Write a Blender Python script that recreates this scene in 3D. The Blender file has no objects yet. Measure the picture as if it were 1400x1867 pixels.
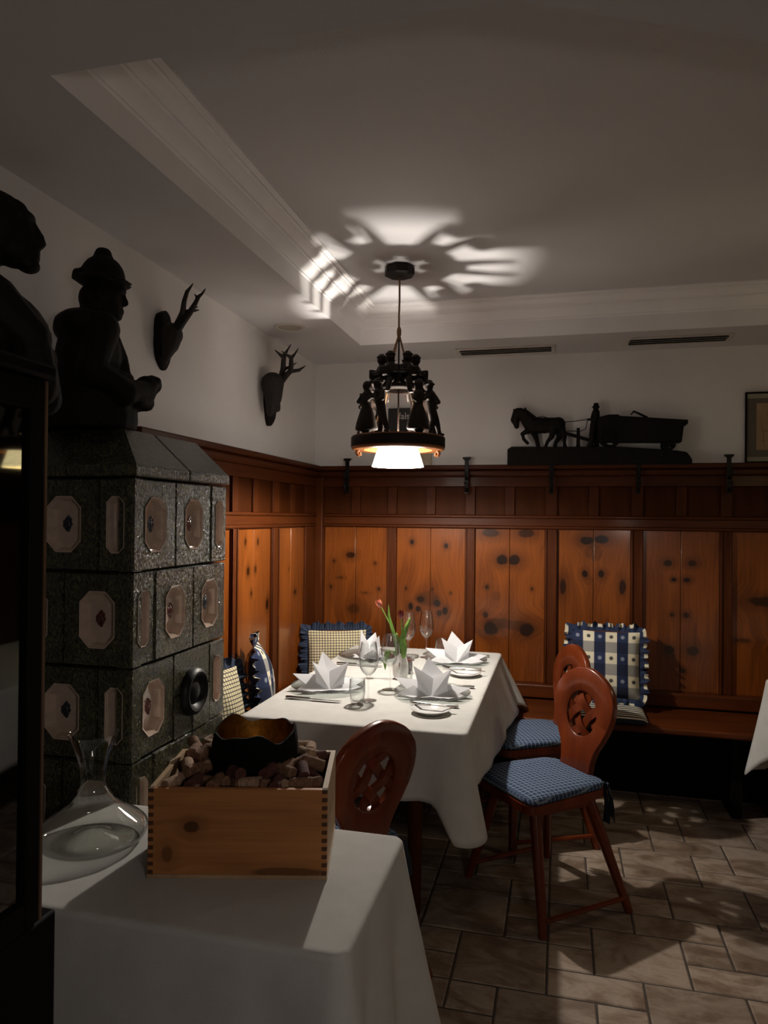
import bpy, bmesh, math, random
from mathutils import Vector, Matrix, Euler
PI = math.pi
random.seed(7)
scene = bpy.context.scene
COL = scene.collection

# ------------------------------------------------------------------ camera
CAM = Vector((0, 0, 1.5)); FPX = 1294.0; IW, IH = 1400, 1867
_y, _p, _r = (math.radians(a) for a in (13.9, 0.40, 0.55))
FWD = Vector((-math.sin(_y)*math.cos(_p), math.cos(_y)*math.cos(_p), math.sin(_p)))
_rt = Vector((math.cos(_y), math.sin(_y), 0)); _up = _rt.cross(FWD)
RGT = _rt*math.cos(_r) + _up*math.sin(_r); UPV = -_rt*math.sin(_r) + _up*math.cos(_r)
cd = bpy.data.cameras.new('camera'); cam = bpy.data.objects.new('camera', cd); COL.objects.link(cam)
cd.sensor_fit = 'VERTICAL'; cd.sensor_height = 36.0; cd.lens = 36.0*FPX/IH
cd.clip_start = 0.02; cd.clip_end = 60
M = Matrix((RGT, UPV, -FWD)).transposed().to_4x4(); M.translation = CAM
cam.matrix_world = M
scene.camera = cam

# ------------------------------------------------------------------ world, added fill light, exposure
w = bpy.data.worlds.new('world'); scene.world = w; w.use_nodes = True
w.node_tree.nodes['Background'].inputs[0].default_value = (0.02, 0.018, 0.016, 1)
w.node_tree.nodes['Background'].inputs[1].default_value = 1.0
# added fill light without a fixture, just behind the camera, for the foreground
_l = bpy.data.lights.new('fill_light', 'AREA'); _l.shape = 'DISK'; _l.size = .30; _l.energy = 5.0; _l.color = (1.0, .88, .80)
_o = bpy.data.objects.new('fill_light', _l); COL.objects.link(_o); _o.location = (.75, -.35, 1.50)
_o.rotation_euler = (Vector((-.62, 1.2, .30))-_o.location).to_track_quat('-Z', 'Y').to_euler()
BULB_MAIN, BULB_SIDE = 68.0, 1.2
vs = scene.view_settings
vs.view_transform = 'Standard'; vs.look = 'None'; vs.gamma = 1.0; vs.exposure = 0.0; vs.use_curve_mapping = False
scene.cycles.caustics_refractive = False
scene.cycles.caustics_reflective = False
scene.cycles.sample_clamp_indirect = 4.0

# ------------------------------------------------------------------ helpers
class MB:
    def __init__(s): s.v, s.f, s.uv = [], [], None
    def add(s, vs_, fs):
        o = len(s.v); s.v += [tuple(p) for p in vs_]; s.f += [tuple(i+o for i in q) for q in fs]; return s
    def box(s, c, h, rot=None):
        ps = [Vector((sx*h[0], sy*h[1], sz*h[2])) for sz in (-1, 1) for sy in (-1, 1) for sx in (-1, 1)]
        if rot is not None: ps = [rot @ p for p in ps]
        c = Vector(c)
        return s.add([p+c for p in ps], [(0,2,3,1),(4,5,7,6),(0,1,5,4),(2,6,7,3),(0,4,6,2),(1,3,7,5)])
    def bx(s, a, b):
        return s.box([(a[i]+b[i])/2 for i in range(3)], [abs(b[i]-a[i])/2 for i in range(3)])
    def prism(s, poly, a0, a1, ax='z'):
        n = len(poly)
        def mk(p, t):
            return {'z': (p[0], p[1], t), 'y': (p[0], t, p[1]), 'x': (t, p[0], p[1])}[ax]
        vs_ = [mk(p, a0) for p in poly] + [mk(p, a1) for p in poly]
        fs = [tuple(range(n))[::-1], tuple(range(n, 2*n))] + [(i, (i+1) % n, n+(i+1) % n, n+i) for i in range(n)]
        return s.add(vs_, fs)
    def lathe(s, prof, n=32, c=(0, 0, 0), fr=None):
        vs_ = []; fs = []
        for (r, z) in prof:
            for k in range(n):
                a = 2*PI*k/n; p = Vector((r*math.cos(a), r*math.sin(a), z))
                if fr: p = Vector(fr(p, a, r, z))
                vs_.append(p+Vector(c))
        for i in range(len(prof)-1):
            for k in range(n):
                fs.append((i*n+k, i*n+(k+1) % n, (i+1)*n+(k+1) % n, (i+1)*n+k))
        return s.add(vs_, fs)
    def tube(s, path, rad, n=8, caps=True):
        path = [Vector(p) for p in path]; m = len(path)
        if not isinstance(rad, (list, tuple)): rad = [rad]*m
        T = []
        for i in range(m):
            a = path[max(0, i-1)]; b = path[min(m-1, i+1)]; T.append((b-a).normalized())
        nrm = T[0].orthogonal().normalized(); vs_ = []; fs = []
        for i in range(m):
            nrm = (nrm - T[i]*nrm.dot(T[i])).normalized(); bi = T[i].cross(nrm)
            for k in range(n):
                a = 2*PI*k/n; vs_.append(path[i] + (nrm*math.cos(a)+bi*math.sin(a))*rad[i])
        for i in range(m-1):
            for k in range(n): fs.append((i*n+k, i*n+(k+1) % n, (i+1)*n+(k+1) % n, (i+1)*n+k))
        if caps:
            fs.append(tuple(range(n))[::-1]); fs.append(tuple((m-1)*n+k for k in range(n)))
        return s.add(vs_, fs)
    def sph(s, c, r, nu=16, nv=10, rot=None):
        if not isinstance(r, (list, tuple)): r = (r, r, r)
        vs_ = []; fs = []; c = Vector(c)
        for j in range(1, nv):
            t = PI*j/nv
            for k in range(nu):
                a = 2*PI*k/nu; p = Vector((r[0]*math.sin(t)*math.cos(a), r[1]*math.sin(t)*math.sin(a), r[2]*math.cos(t)))
                vs_.append((rot @ p if rot else p)+c)
        pt = Vector((0, 0, r[2])); top = (rot @ pt if rot else pt)
        vs_ += [c+top, c-top]; a, b = len(vs_)-2, len(vs_)-1
        for j in range(nv-2):
            for k in range(nu): fs.append((j*nu+k, (j+1)*nu+k, (j+1)*nu+(k+1) % nu, j*nu+(k+1) % nu))
        for k in range(nu):
            fs.append((a, k, (k+1) % nu)); fs.append((b, (nv-2)*nu+(k+1) % nu, (nv-2)*nu+k))
        return s.add(vs_, fs)
    def grid(s, fn, nu, nv, closeu=False):
        vs_ = []; fs = []; uvs = []
        for j in range(nv+1):
            for i in range(nu+(0 if closeu else 1)):
                vs_.append(fn(i/nu, j/nv)); uvs.append((i/nu, j/nv))
        W = nu if closeu else nu+1
        for j in range(nv):
            for i in range(nu):
                fs.append((j*W+i, j*W+(i+1) % W, (j+1)*W+(i+1) % W, (j+1)*W+i))
        if s.uv is None: s.uv = {}
        o = len(s.v)
        for k, q in enumerate(uvs): s.uv[o+k] = q
        return s.add(vs_, fs)
    def mesh(s, name, sharp=35):
        me = bpy.data.meshes.new(name); me.from_pydata(s.v, [], s.f); me.validate(); me.update()
        bm = bmesh.new(); bm.from_mesh(me); bmesh.ops.recalc_face_normals(bm, faces=bm.faces); bm.to_mesh(me); bm.free()
        if s.uv:
            ul = me.uv_layers.new(name='UVMap')
            for lp in me.loops: ul.data[lp.index].uv = s.uv.get(lp.vertex_index, (0, 0))
        shade(me, sharp)
        return me
    def build(s, name, m, parent=None, sharp=35, loc=None, rot=None, bevel=0, kind=None):
        return obj(name, s.mesh(name, sharp), m, parent, loc, rot, bevel, kind)

def shade(me, sharp=35):
    if sharp <= 0: return
    me.polygons.foreach_set('use_smooth', [True]*len(me.polygons))
    try: me.set_sharp_from_angle(angle=math.radians(sharp))
    except Exception: pass

def obj(name, me, m, parent=None, loc=None, rot=None, bevel=0, kind=None):
    o = bpy.data.objects.new(name, me); COL.objects.link(o)
    if m is not None and not me.materials: me.materials.append(m)
    if parent is not None: o.parent = parent
    if loc is not None: o.location = loc
    if rot is not None: o.rotation_euler = rot
    if bevel:
        b = o.modifiers.new('bevel', 'BEVEL'); b.width = bevel; b.segments = 2; b.limit_method = 'ANGLE'; b.angle_limit = math.radians(40)
    if kind: o['kind'] = kind
    return o

def tag(o, label, cat, group=None):
    o['label'] = label; o['category'] = cat
    if group: o['group'] = group
    return o
def thing(name, label, cat, loc=(0, 0, 0), rz=0, group=None):
    o = bpy.data.objects.new(name, None); COL.objects.link(o); o.empty_display_size = .05
    o.location = loc; o.rotation_euler = (0, 0, rz)
    return tag(o, label, cat, group)
def dup(root, loc=None, rot=None, label=None, parent=None):
    c = root.copy(); COL.objects.link(c); c.parent = parent
    if loc is not None: c.location = loc
    if rot is not None: c.rotation_euler = rot
    if label: c['label'] = label
    for ch in [q for q in root.children]: dup(ch, parent=c)
    return c

def blob(parts, voxel, smooth=2):
    """one continuous carved surface grown from overlapping balls, limbs and blocks"""
    b = MB()
    for q in parts:
        if q[0] == 's': b.sph(q[1], q[2], 14, 10, q[3] if len(q) > 3 else None)
        elif q[0] == 'c':
            pts = q[1]; rs = q[2]
            b.tube(pts, rs, 10)
            for p, r in zip(pts, rs): b.sph(p, r, 10, 8)
        elif q[0] == 'b': b.box(q[1], q[2], q[3] if len(q) > 3 else None)
        elif q[0] == 'p': b.prism(q[1], q[2], q[3], q[4])
        elif q[0] == 'l': b.lathe([(0.0005, q[1][0][1])]+q[1]+[(0.0005, q[1][-1][1])], 18, q[2])
    me = bpy.data.meshes.new('tmp'); me.from_pydata(b.v, [], b.f); me.update()
    bm = bmesh.new(); bm.from_mesh(me); bmesh.ops.recalc_face_normals(bm, faces=bm.faces); bm.to_mesh(me); bm.free()
    o = bpy.data.objects.new('tmp', me); COL.objects.link(o)
    r = o.modifiers.new('r', 'REMESH'); r.mode = 'VOXEL'; r.voxel_size = voxel
    if smooth:
        s_ = o.modifiers.new('s', 'SMOOTH'); s_.factor = .5; s_.iterations = smooth
    dg = bpy.context.evaluated_depsgraph_get(); dg.update()
    out = bpy.data.meshes.new_from_object(o.evaluated_get(dg))
    bpy.data.objects.remove(o); bpy.data.meshes.remove(me)
    out.materials.clear(); shade(out, 60)
    return out

# ------------------------------------------------------------------ materials
def nodes(name):
    m = bpy.data.materials.new(name); m.use_nodes = True; nt = m.node_tree
    return m, nt, nt.nodes['Principled BSDF']
def lnk(nt, a, b): nt.links.new(a, b)
def setin(nt, n, k, v):
    if v is None: return
    if hasattr(v, 'is_output') or isinstance(v, bpy.types.NodeSocket): nt.links.new(v, n.inputs[k])
    else:
        if isinstance(v, (tuple, list)) and len(v) == 3 and n.inputs[k].type == 'RGBA': v = tuple(v)+(1,)
        n.inputs[k].default_value = v
def math_(nt, op, a, b=None, c=None, clamp=False):
    n = nt.nodes.new('ShaderNodeMath'); n.operation = op; n.use_clamp = clamp
    for i, v in enumerate((a, b, c)): setin(nt, n, i, v)
    return n.outputs[0]
def vmath(nt, op, a, b=None):
    n = nt.nodes.new('ShaderNodeVectorMath'); n.operation = op
    setin(nt, n, 0, a); setin(nt, n, 1, b)
    return n.outputs['Value'] if op in ('LENGTH', 'DOT_PRODUCT') else n.outputs[0]
def noise(nt, vec, scale, detail=4, rough=.55, dist=0):
    n = nt.nodes.new('ShaderNodeTexNoise'); setin(nt, n, 'Vector', vec); n.inputs['Scale'].default_value = scale
    n.inputs['Detail'].default_value = detail; n.inputs['Roughness'].default_value = rough; n.inputs['Distortion'].default_value = dist
    return n.outputs[0]
def ramp(nt, fac, stops):
    n = nt.nodes.new('ShaderNodeValToRGB'); setin(nt, n, 0, fac); e = n.color_ramp.elements
    while len(e) < len(stops): e.new(.5)
    for q, (p, c) in zip(e, stops): q.position = p; q.color = tuple(c)+(1,) if len(c) == 3 else c
    return n.outputs[0]
def mixc(nt, fac, a, b, blend='MIX'):
    n = nt.nodes.new('ShaderNodeMix'); n.data_type = 'RGBA'; n.blend_type = blend
    setin(nt, n, 0, fac); setin(nt, n, 6, a); setin(nt, n, 7, b)
    return n.outputs[2]
def maprange(nt, v, a, b, c, d, kind='SMOOTHSTEP'):
    n = nt.nodes.new('ShaderNodeMapRange'); n.interpolation_type = kind
    for k, q in zip(range(5), (v, a, b, c, d)): setin(nt, n, k, q)
    return n.outputs[0]
def coord(nt, kind='Object'): return nt.nodes.new('ShaderNodeTexCoord').outputs[kind]
def sep(nt, v):
    n = nt.nodes.new('ShaderNodeSeparateXYZ'); setin(nt, n, 0, v); return n.outputs
def comb(nt, x, y, z):
    n = nt.nodes.new('ShaderNodeCombineXYZ'); setin(nt, n, 0, x); setin(nt, n, 1, y); setin(nt, n, 2, z); return n.outputs[0]
def bump(nt, bs, h, strength=.3, dist=.002):
    n = nt.nodes.new('ShaderNodeBump'); n.inputs['Strength'].default_value = strength; n.inputs['Distance'].default_value = dist
    setin(nt, n, 'Height', h); nt.links.new(n.outputs[0], bs.inputs['Normal'])

def plain(name, c, rough=.5, metal=0, var=.12, scale=30, bmp=0, bscale=200, spec=.5, coat=0):
    m, nt, bs = nodes(name)
    co = coord(nt); n = noise(nt, co, scale)
    k = maprange(nt, n, .3, .7, 1-var, 1+var, 'LINEAR')
    col = mixc(nt, 1.0, tuple(c), comb(nt, k, k, k), 'MULTIPLY')
    lnk(nt, col, bs.inputs['Base Color'])
    bs.inputs['Roughness'].default_value = rough; bs.inputs['Metallic'].default_value = metal
    bs.inputs['Specular IOR Level'].default_value = spec; bs.inputs['Coat Weight'].default_value = coat
    if bmp: bump(nt, bs, noise(nt, co, bscale, 3), bmp, .002)
    return m

def wood(name, dark, light, grain='z', scale=1.0, rough=.35, knots=(), coat=.0, contrast=1.0, across='x', spec=.35):
    """grain runs along one object axis; knots = (u, v, ru, rv, depth) in the plane (across, grain)"""
    m, nt, bs = nodes(name)
    s = sep(nt, coord(nt)); ix = {'x': 0, 'y': 1, 'z': 2}
    g = s[ix[grain]]; u = s[ix[across]]; t = s[[q for q in range(3) if q not in (ix[grain], ix[across])][0]]
    dark_m = None; halo = None; bend = None
    for (ku, kv, ru, rv, dp) in knots:
        du = math_(nt, 'SUBTRACT', u, ku); dv = math_(nt, 'SUBTRACT', g, kv)
        wob = math_(nt, 'MULTIPLY', math_(nt, 'SUBTRACT', noise(nt, comb(nt, u, t, g), 22, 2), .5), .55)
        d2 = math_(nt, 'ADD', math_(nt, 'POWER', math_(nt, 'ABSOLUTE', math_(nt, 'DIVIDE', du, ru)), 2.0), math_(nt, 'POWER', math_(nt, 'ABSOLUTE', math_(nt, 'DIVIDE', dv, rv)), 2.0))
        d = math_(nt, 'ADD', math_(nt, 'SQRT', d2), wob)
        mk = math_(nt, 'MULTIPLY', maprange(nt, d, .75, 1.15, 1, 0), dp)
        hl = math_(nt, 'MULTIPLY', maprange(nt, d, .8, 3.2, 1, 0), dp*.5)
        bd = math_(nt, 'MULTIPLY', math_(nt, 'MULTIPLY', maprange(nt, d, .5, 4.5, 1, 0), du), .5)
        dark_m = mk if dark_m is None else math_(nt, 'MAXIMUM', dark_m, mk)
        halo = hl if halo is None else math_(nt, 'MAXIMUM', halo, hl)
        bend = bd if bend is None else math_(nt, 'ADD', bend, bd)
    uu = u if bend is None else math_(nt, 'SUBTRACT', u, bend)
    big = noise(nt, comb(nt, math_(nt, 'MULTIPLY', uu, 9*scale), math_(nt, 'MULTIPLY', t, 9*scale), math_(nt, 'MULTIPLY', g, 1.3*scale)), 1.0, 3, .5, .25)
    fine = noise(nt, comb(nt, math_(nt, 'MULTIPLY', uu, 140*scale), math_(nt, 'MULTIPLY', t, 140*scale), math_(nt, 'MULTIPLY', g, 4*scale)), 1.0, 4, .6)
    ring = math_(nt, 'FRACT', math_(nt, 'MULTIPLY', big, 7))
    ring = maprange(nt, math_(nt, 'ABSOLUTE', math_(nt, 'SUBTRACT', ring, .5)), 0, .5, 0, 1)
    f = math_(nt, 'ADD', math_(nt, 'MULTIPLY', ring, .05*contrast), math_(nt, 'ADD', math_(nt, 'MULTIPLY', big, .7), math_(nt, 'MULTIPLY', fine, .38*contrast)))
    col = ramp(nt, f, [(.34, [c*.9 for c in dark]), (.58, [(a+b)/2 for a, b in zip(dark, light)]), (.80, [c*1.02 for c in light])])
    if halo is not None:
        col = mixc(nt, halo, col, tuple(c*.28 for c in dark))
        col = mixc(nt, dark_m, col, tuple(c*.11 for c in dark))
    lnk(nt, col, bs.inputs['Base Color'])
    bs.inputs['Roughness'].default_value = rough; bs.inputs['Specular IOR Level'].default_value = spec; bs.inputs['Coat Weight'].default_value = coat; bs.inputs['Coat Roughness'].default_value = .12
    bump(nt, bs, fine, .12, .001)
    return m

def glass(name, tint=(.98, .99, .985), rim=(.34, .35, .35), rough=.015, extra=.03, k=.70):
    m, nt, bs = nodes(name); nt.nodes.remove(bs)
    out = [n for n in nt.nodes if n.type == 'OUTPUT_MATERIAL'][0]
    tr = nt.nodes.new('ShaderNodeBsdfTransparent'); tr.inputs[0].default_value = tint+(1,)
    gl = nt.nodes.new('ShaderNodeBsdfGlossy'); gl.inputs['Roughness'].default_value = rough
    lwn = nt.nodes.new('ShaderNodeLayerWeight'); lwn.inputs[0].default_value = .5
    fr = math_(nt, 'MULTIPLY', math_(nt, 'POWER', lwn.outputs['Facing'], 2.2), k)
    edge = math_(nt, 'POWER', lwn.outputs['Facing'], 3.5)
    lnk(nt, mixc(nt, edge, tint, rim), tr.inputs[0])
    mx = nt.nodes.new('ShaderNodeMixShader')
    lw = math_(nt, 'ADD', fr, extra, clamp=True)
    lnk(nt, lw, mx.inputs[0]); lnk(nt, tr.outputs[0], mx.inputs[1]); lnk(nt, gl.outputs[0], mx.inputs[2])
    lnk(nt, mx.outputs[0], out.inputs[0])
    return m

def emit(name, col, strength):
    m, nt, bs = nodes(name)
    bs.inputs['Base Color'].default_value = tuple(col)+(1,)
    bs.inputs['Emission Color'].default_value = tuple(col)+(1,); bs.inputs['Emission Strength'].default_value = strength
    bs.inputs['Roughness'].default_value = .8
    return m

def check(name, base, line, second=None, n=(20, 20), wl=.25, rough=.9, weave=True):
    """woven check: thin lines in both directions over a base, laid out in the cloth's own UV"""
    m, nt, bs = nodes(name)
    s = sep(nt, coord(nt, 'UV'))
    def stripe(v, k, wd): return maprange(nt, math_(nt, 'FRACT', math_(nt, 'MULTIPLY', v, k)), wd-.04, wd+.04, 1, 0, 'LINEAR')
    a = stripe(s[0], n[0], wl); b = stripe(s[1], n[1], wl)
    c1 = mixc(nt, a, tuple(base), tuple(second or line)); c2 = mixc(nt, b, c1, tuple(line))
    if second: c2 = mixc(nt, math_(nt, 'MULTIPLY', a, b), c2, tuple(line))
    lnk(nt, c2, bs.inputs['Base Color']); bs.inputs['Roughness'].default_value = rough; bs.inputs['Specular IOR Level'].default_value = .2
    if weave: bump(nt, bs, noise(nt, coord(nt), 500, 2), .3, .001)
    return m

MT = {}
MT['plaster'] = plain('plaster', (.80, .77, .75), .9, var=.04, scale=3, bmp=.35, bscale=90, spec=.2)
MT['ceiling'] = plain('ceiling_paint', (.60, .58, .585), .95, var=.03, scale=2, bmp=.25, bscale=120, spec=.2)
MT['cornice'] = plain('cornice_paint', (.86, .83, .82), .6, var=.03, scale=4, spec=.3)
MT['grout'] = plain('grout', (.055, .042, .034), .9, var=.3, scale=40)
MT['pine_frame'] = wood('pine_frame', (.032, .0065, .0012), (.088, .022, .004), 'z', 1.0, .5, coat=.0, spec=.12)
MT['pine_rail'] = wood('pine_rail', (.036, .007, .0015), (.098, .025, .005), 'x', 1.0, .42, coat=.03, across='z', spec=.15)
MT['pine_rail_y'] = wood('pine_rail_y', (.036, .007, .0015), (.098, .025, .005), 'y', 1.0, .42, coat=.03, across='z', spec=.15)
MT['chair'] = wood('chair_wood', (.10, .017, .004), (.21, .040, .010), 'z', 1.2, .30, coat=.25, across='y', contrast=.6, spec=.25)
MT['carved'] = plain('carved_dark_wood', (.006, .004, .003), .7, var=.3, scale=40, bmp=.3, bscale=120, spec=.2)
MT['black_iron'] = plain('black_iron', (.008, .008, .008), .45, .6, .2)
MT['lamp_wood'] = wood('lamp_wood', (.16, .05, .014), (.34, .13, .04), 'x', 2.0, .45, across='y')
MT['lamp_dark'] = plain('lamp_carving', (.010, .005, .003), .6, var=.3, scale=60, spec=.25)
MT['rope'] = plain('rope', (.20, .11, .05), .9, var=.4, scale=200, bmp=.6, bscale=400)
MT['linen'] = plain('linen', (.56, .55, .52), .95, var=.05, scale=14, bmp=.35, bscale=600, spec=.15)
def thin_cotton():
    m = plain('napkin_cotton', (.90, .90, .92), .9, var=.02, scale=10, bmp=.2, bscale=500, spec=.2); nt = m.node_tree
    bs = nt.nodes['Principled BSDF']; out = [n for n in nt.nodes if n.type == 'OUTPUT_MATERIAL'][0]
    tl = nt.nodes.new('ShaderNodeBsdfTranslucent'); tl.inputs[0].default_value = (.9, .9, .92, 1)
    mx = nt.nodes.new('ShaderNodeMixShader'); mx.inputs[0].default_value = .35
    lnk(nt, bs.outputs[0], mx.inputs[1]); lnk(nt, tl.outputs[0], mx.inputs[2]); lnk(nt, mx.outputs[0], out.inputs[0])
    return m
MT['napkin'] = thin_cotton()
MT['china'] = plain('white_china', (.80, .79, .77), .15, var=.02, coat=.4)
MT['steel'] = plain('cutlery_steel', (.62, .60, .57), .18, 1.0, .05)
MT['glass'] = glass('clear_glass', extra=.05, k=.9)
MT['glass_dim'] = glass('decanter_glass', (.93, .94, .92), (.12, .12, .12), .01, .05, .85)
MT['plate_glass'] = glass('plate_glass', (.90, .93, .92), (.55, .57, .56), .12, .16, .6)
MT['green_stem'] = plain('tulip_stem', (.22, .36, .06), .5, var=.2)
MT['leaf'] = plain('tulip_leaf', (.16, .30, .05), .45, var=.35, scale=60)
MT['tulip_pink'] = plain('tulip_petal_pink', (.50, .15, .10), .5, var=.3, scale=80)
MT['tulip_red'] = plain('tulip_petal_red', (.19, .02, .03), .4, var=.3, scale=80)
MT['vase'] = plain('vase_ceramic', (.82, .80, .78), .25, var=.05, coat=.3)
MT['wax'] = plain('candle_wax', (.10, .015, .01), .4)
MT['box_wood'] = wood('box_wood', (.28, .10, .030), (.50, .21, .068), 'x', .9, .6, knots=[(.105, -.095, .012, .016, .75), (.050, -.145, .018, .012, .5), (.014, .10, .010, .085, .6)], across='z', contrast=1.6)
MT['box_end'] = plain('box_end_grain', (.085, .034, .012), .8, var=.3, scale=90)
MT['box_side'] = wood('box_side', (.32, .20, .10), (.52, .37, .22), 'y', .9, .6, across='z')
MT['cork'] = plain('cork', (.20, .105, .06), .9, var=.45, scale=120, bmp=.5, bscale=300)
MT['cork_stained'] = plain('cork_wine_stained', (.09, .03, .023), .9, var=.4, scale=120, bmp=.5, bscale=300)
MT['cork_pale'] = plain('cork_pale', (.34, .22, .14), .9, var=.4, scale=150, bmp=.4, bscale=300)
MT['bowl_black'] = plain('bowl_black', (.003, .003, .0025), .8, var=.3, scale=60, bmp=.5, bscale=150, spec=.15)
MT['gold_leaf'] = plain('gold_leaf', (.30, .16, .035), .42, 1.0, .4, scale=40, bmp=.5, bscale=120)
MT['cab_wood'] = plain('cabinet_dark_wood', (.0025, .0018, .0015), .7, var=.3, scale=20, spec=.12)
MT['cab_edge'] = plain('cabinet_edge', (.10, .055, .03), .35, var=.2, scale=20)
MT['vent_frame'] = plain('vent_frame', (.55, .50, .45), .6, var=.03)
MT['vent_slat'] = plain('vent_slat', (.22, .20, .18), .6, var=.1)
MT['grille'] = plain('speaker_grille', (.34, .30, .25), .8, var=.1, scale=300)
MT['medallion'] = plain('medallion_glaze', (.56, .44, .36), .12, var=.12, scale=40, coat=.6)
MT['emblem'] = plain('emblem_glaze', (.10, .03, .025), .25, var=.9, scale=160)
MT['emblem_blue'] = plain('emblem_glaze_blue', (.03, .035, .05), .25, var=.9, scale=160)
MT['mortar'] = plain('stove_mortar', (.01, .009, .007), .9)
MT['paper'] = plain('sepia_paper', (.36, .24, .14), .9, var=.15, scale=12)
MT['mount'] = plain('picture_mount', (.13, .11, .085), .9, var=.06)
MT['mount_light'] = plain('picture_mount_light', (.34, .31, .23), .9, var=.06)
MT['ink'] = plain('sepia_ink', (.17, .085, .04), .9)
MT['plaque'] = plain('plaque_black', (.010, .010, .010), .4)
MT['plaque_cream'] = plain('plaque_cream', (.50, .40, .28), .7)
MT['letter'] = plain('plaque_letter', (.55, .52, .48), .6)
MT['bone'] = plain('antler_bone', (.012, .007, .005), .7, var=.5, scale=50, bmp=.6, bscale=160)
MT['navy'] = plain('navy_cotton', (.012, .016, .030), .9, var=.2, bmp=.3, bscale=400)

def stove_glaze():
    m, nt, bs = nodes('green_stove_glaze')
    co = coord(nt)
    s3 = sep(nt, co); cs = comb(nt, math_(nt, 'MULTIPLY', s3[0], 1.0), math_(nt, 'MULTIPLY', s3[1], 1.0), math_(nt, 'MULTIPLY', s3[2], .55))
    n = noise(nt, cs, 150, 4, .6, 1.0); n2 = noise(nt, co, 14, 3)
    f = math_(nt, 'ADD', math_(nt, 'MULTIPLY', n, .75), math_(nt, 'MULTIPLY', n2, .25))
    col = ramp(nt, f, [(.40, (.004, .005, .002)), (.50, (.022, .025, .008)), (.58, (.075, .072, .024)), (.70, (.16, .145, .07))])
    lnk(nt, col, bs.inputs['Base Color']); bs.inputs['Roughness'].default_value = .22; bs.inputs['Coat Weight'].default_value = .3
    bump(nt, bs, f, 1.0, .008); lnk(nt, bs.inputs['Normal'].links[0].from_socket, bs.inputs['Coat Normal'])
    return m
MT['glaze'] = stove_glaze()

def floor_stone():
    m, nt, bs = nodes('sandstone_tile')
    co = coord(nt); s = sep(nt, co)
    oi = nt.nodes.new('ShaderNodeObjectInfo').outputs['Random']
    v = comb(nt, math_(nt, 'ADD', s[0], math_(nt, 'MULTIPLY', oi, 31)), math_(nt, 'MULTIPLY', math_(nt, 'ADD', s[1], math_(nt, 'MULTIPLY', oi, 17)), 2.0), s[2])
    n = noise(nt, v, 3.4, 6, .62, 1.6); n2 = noise(nt, v, 26, 4)
    f = math_(nt, 'ADD', math_(nt, 'MULTIPLY', n, .85), math_(nt, 'MULTIPLY', n2, .15))
    col = ramp(nt, f, [(.28, (.10, .055, .035)), (.45, (.22, .155, .11)), (.58, (.36, .285, .225)), (.75, (.25, .18, .13))])
    k = maprange(nt, oi, 0, 1, .80, 1.12, 'LINEAR')
    lnk(nt, mixc(nt, 1.0, col, comb(nt, k, k, k), 'MULTIPLY'), bs.inputs['Base Color'])
    bs.inputs['Roughness'].default_value = .5
    bump(nt, bs, f, .5, .006)
    return m
MT['tile'] = floor_stone()
MT['yellow_check'] = check('yellow_check', (.66, .58, .36), (.035, .032, .040), (.10, .09, .10), (21, 21), .24)
MT['blue_ruffle'] = check('blue_ruffle_check', (.035, .050, .085), (.010, .014, .028), None, (90, 4), .4)
MT['seat_check'] = check('blue_seat_check', (.030, .050, .098), (.20, .25, .32), None, (21, 21), .16)

def plaid(name):
    m, nt, bs = nodes(name)
    s = sep(nt, coord(nt, 'UV')); N = 3.0
    def band(v): return maprange(nt, math_(nt, 'FRACT', math_(nt, 'MULTIPLY', v, N)), .48, .52, 1, 0, 'LINEAR')
    a = band(s[0]); b = band(s[1])
    c = mixc(nt, a, (.68, .62, .47), (.018, .026, .065))
    mid = mixc(nt, a, (.27, .26, .24), (.010, .014, .035))
    col = mixc(nt, b, c, mid)
    fu = math_(nt, 'SUBTRACT', math_(nt, 'FRACT', math_(nt, 'MULTIPLY', s[0], N*2)), .5)
    fv = math_(nt, 'SUBTRACT', math_(nt, 'FRACT', math_(nt, 'MULTIPLY', s[1], N)), .75)
    d = math_(nt, 'SQRT', math_(nt, 'ADD', math_(nt, 'POWER', math_(nt, 'MULTIPLY', math_(nt, 'ABSOLUTE', fu), .5), 2.0), math_(nt, 'POWER', math_(nt, 'ABSOLUTE', fv), 2.0)))
    dot = maprange(nt, d, .075, .10, 1, 0, 'LINEAR')
    dotc = mixc(nt, a, (.07, .065, .06), (.20, .22, .28))
    col = mixc(nt, dot, col, dotc)
    lnk(nt, col, bs.inputs['Base Color']); bs.inputs['Roughness'].default_value = .9; bs.inputs['Specular IOR Level'].default_value = .2
    bump(nt, bs, noise(nt, coord(nt), 500, 2), .3, .001)
    return m
MT['plaid'] = plaid('blue_white_plaid')
MT['plaid_ruffle'] = check('plaid_ruffle', (.60, .55, .42), (.018, .026, .06), (.02, .03, .07), (26, 1), .55)
MT['stripe'] = check('striped_pad', (.62, .57, .45), (.012, .014, .028), (.60, .55, .44), (1, 9), .5)
def cab_glass():
    m, nt, bs = nodes('cabinet_glass')
    bs.inputs['Base Color'].default_value = (.001, .001, .001, 1); bs.inputs['Roughness'].default_value = .03
    bs.inputs['IOR'].default_value = 1.75
    return m
MT['cab_glass'] = cab_glass()
# ------------------------------------------------------------------ the room shell
XL, YB, ZS, ZT = -1.505, 4.25, 2.46, 2.65
XR, YN = 3.2, -2.6
def struct(name, b, m, **k): return b.build(name, m, kind='structure', **k)
floor = struct('floor', MB().bx((XL-.1, YN, -.05), (XR, YB+.1, -.004)), MT['grout'])
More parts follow.
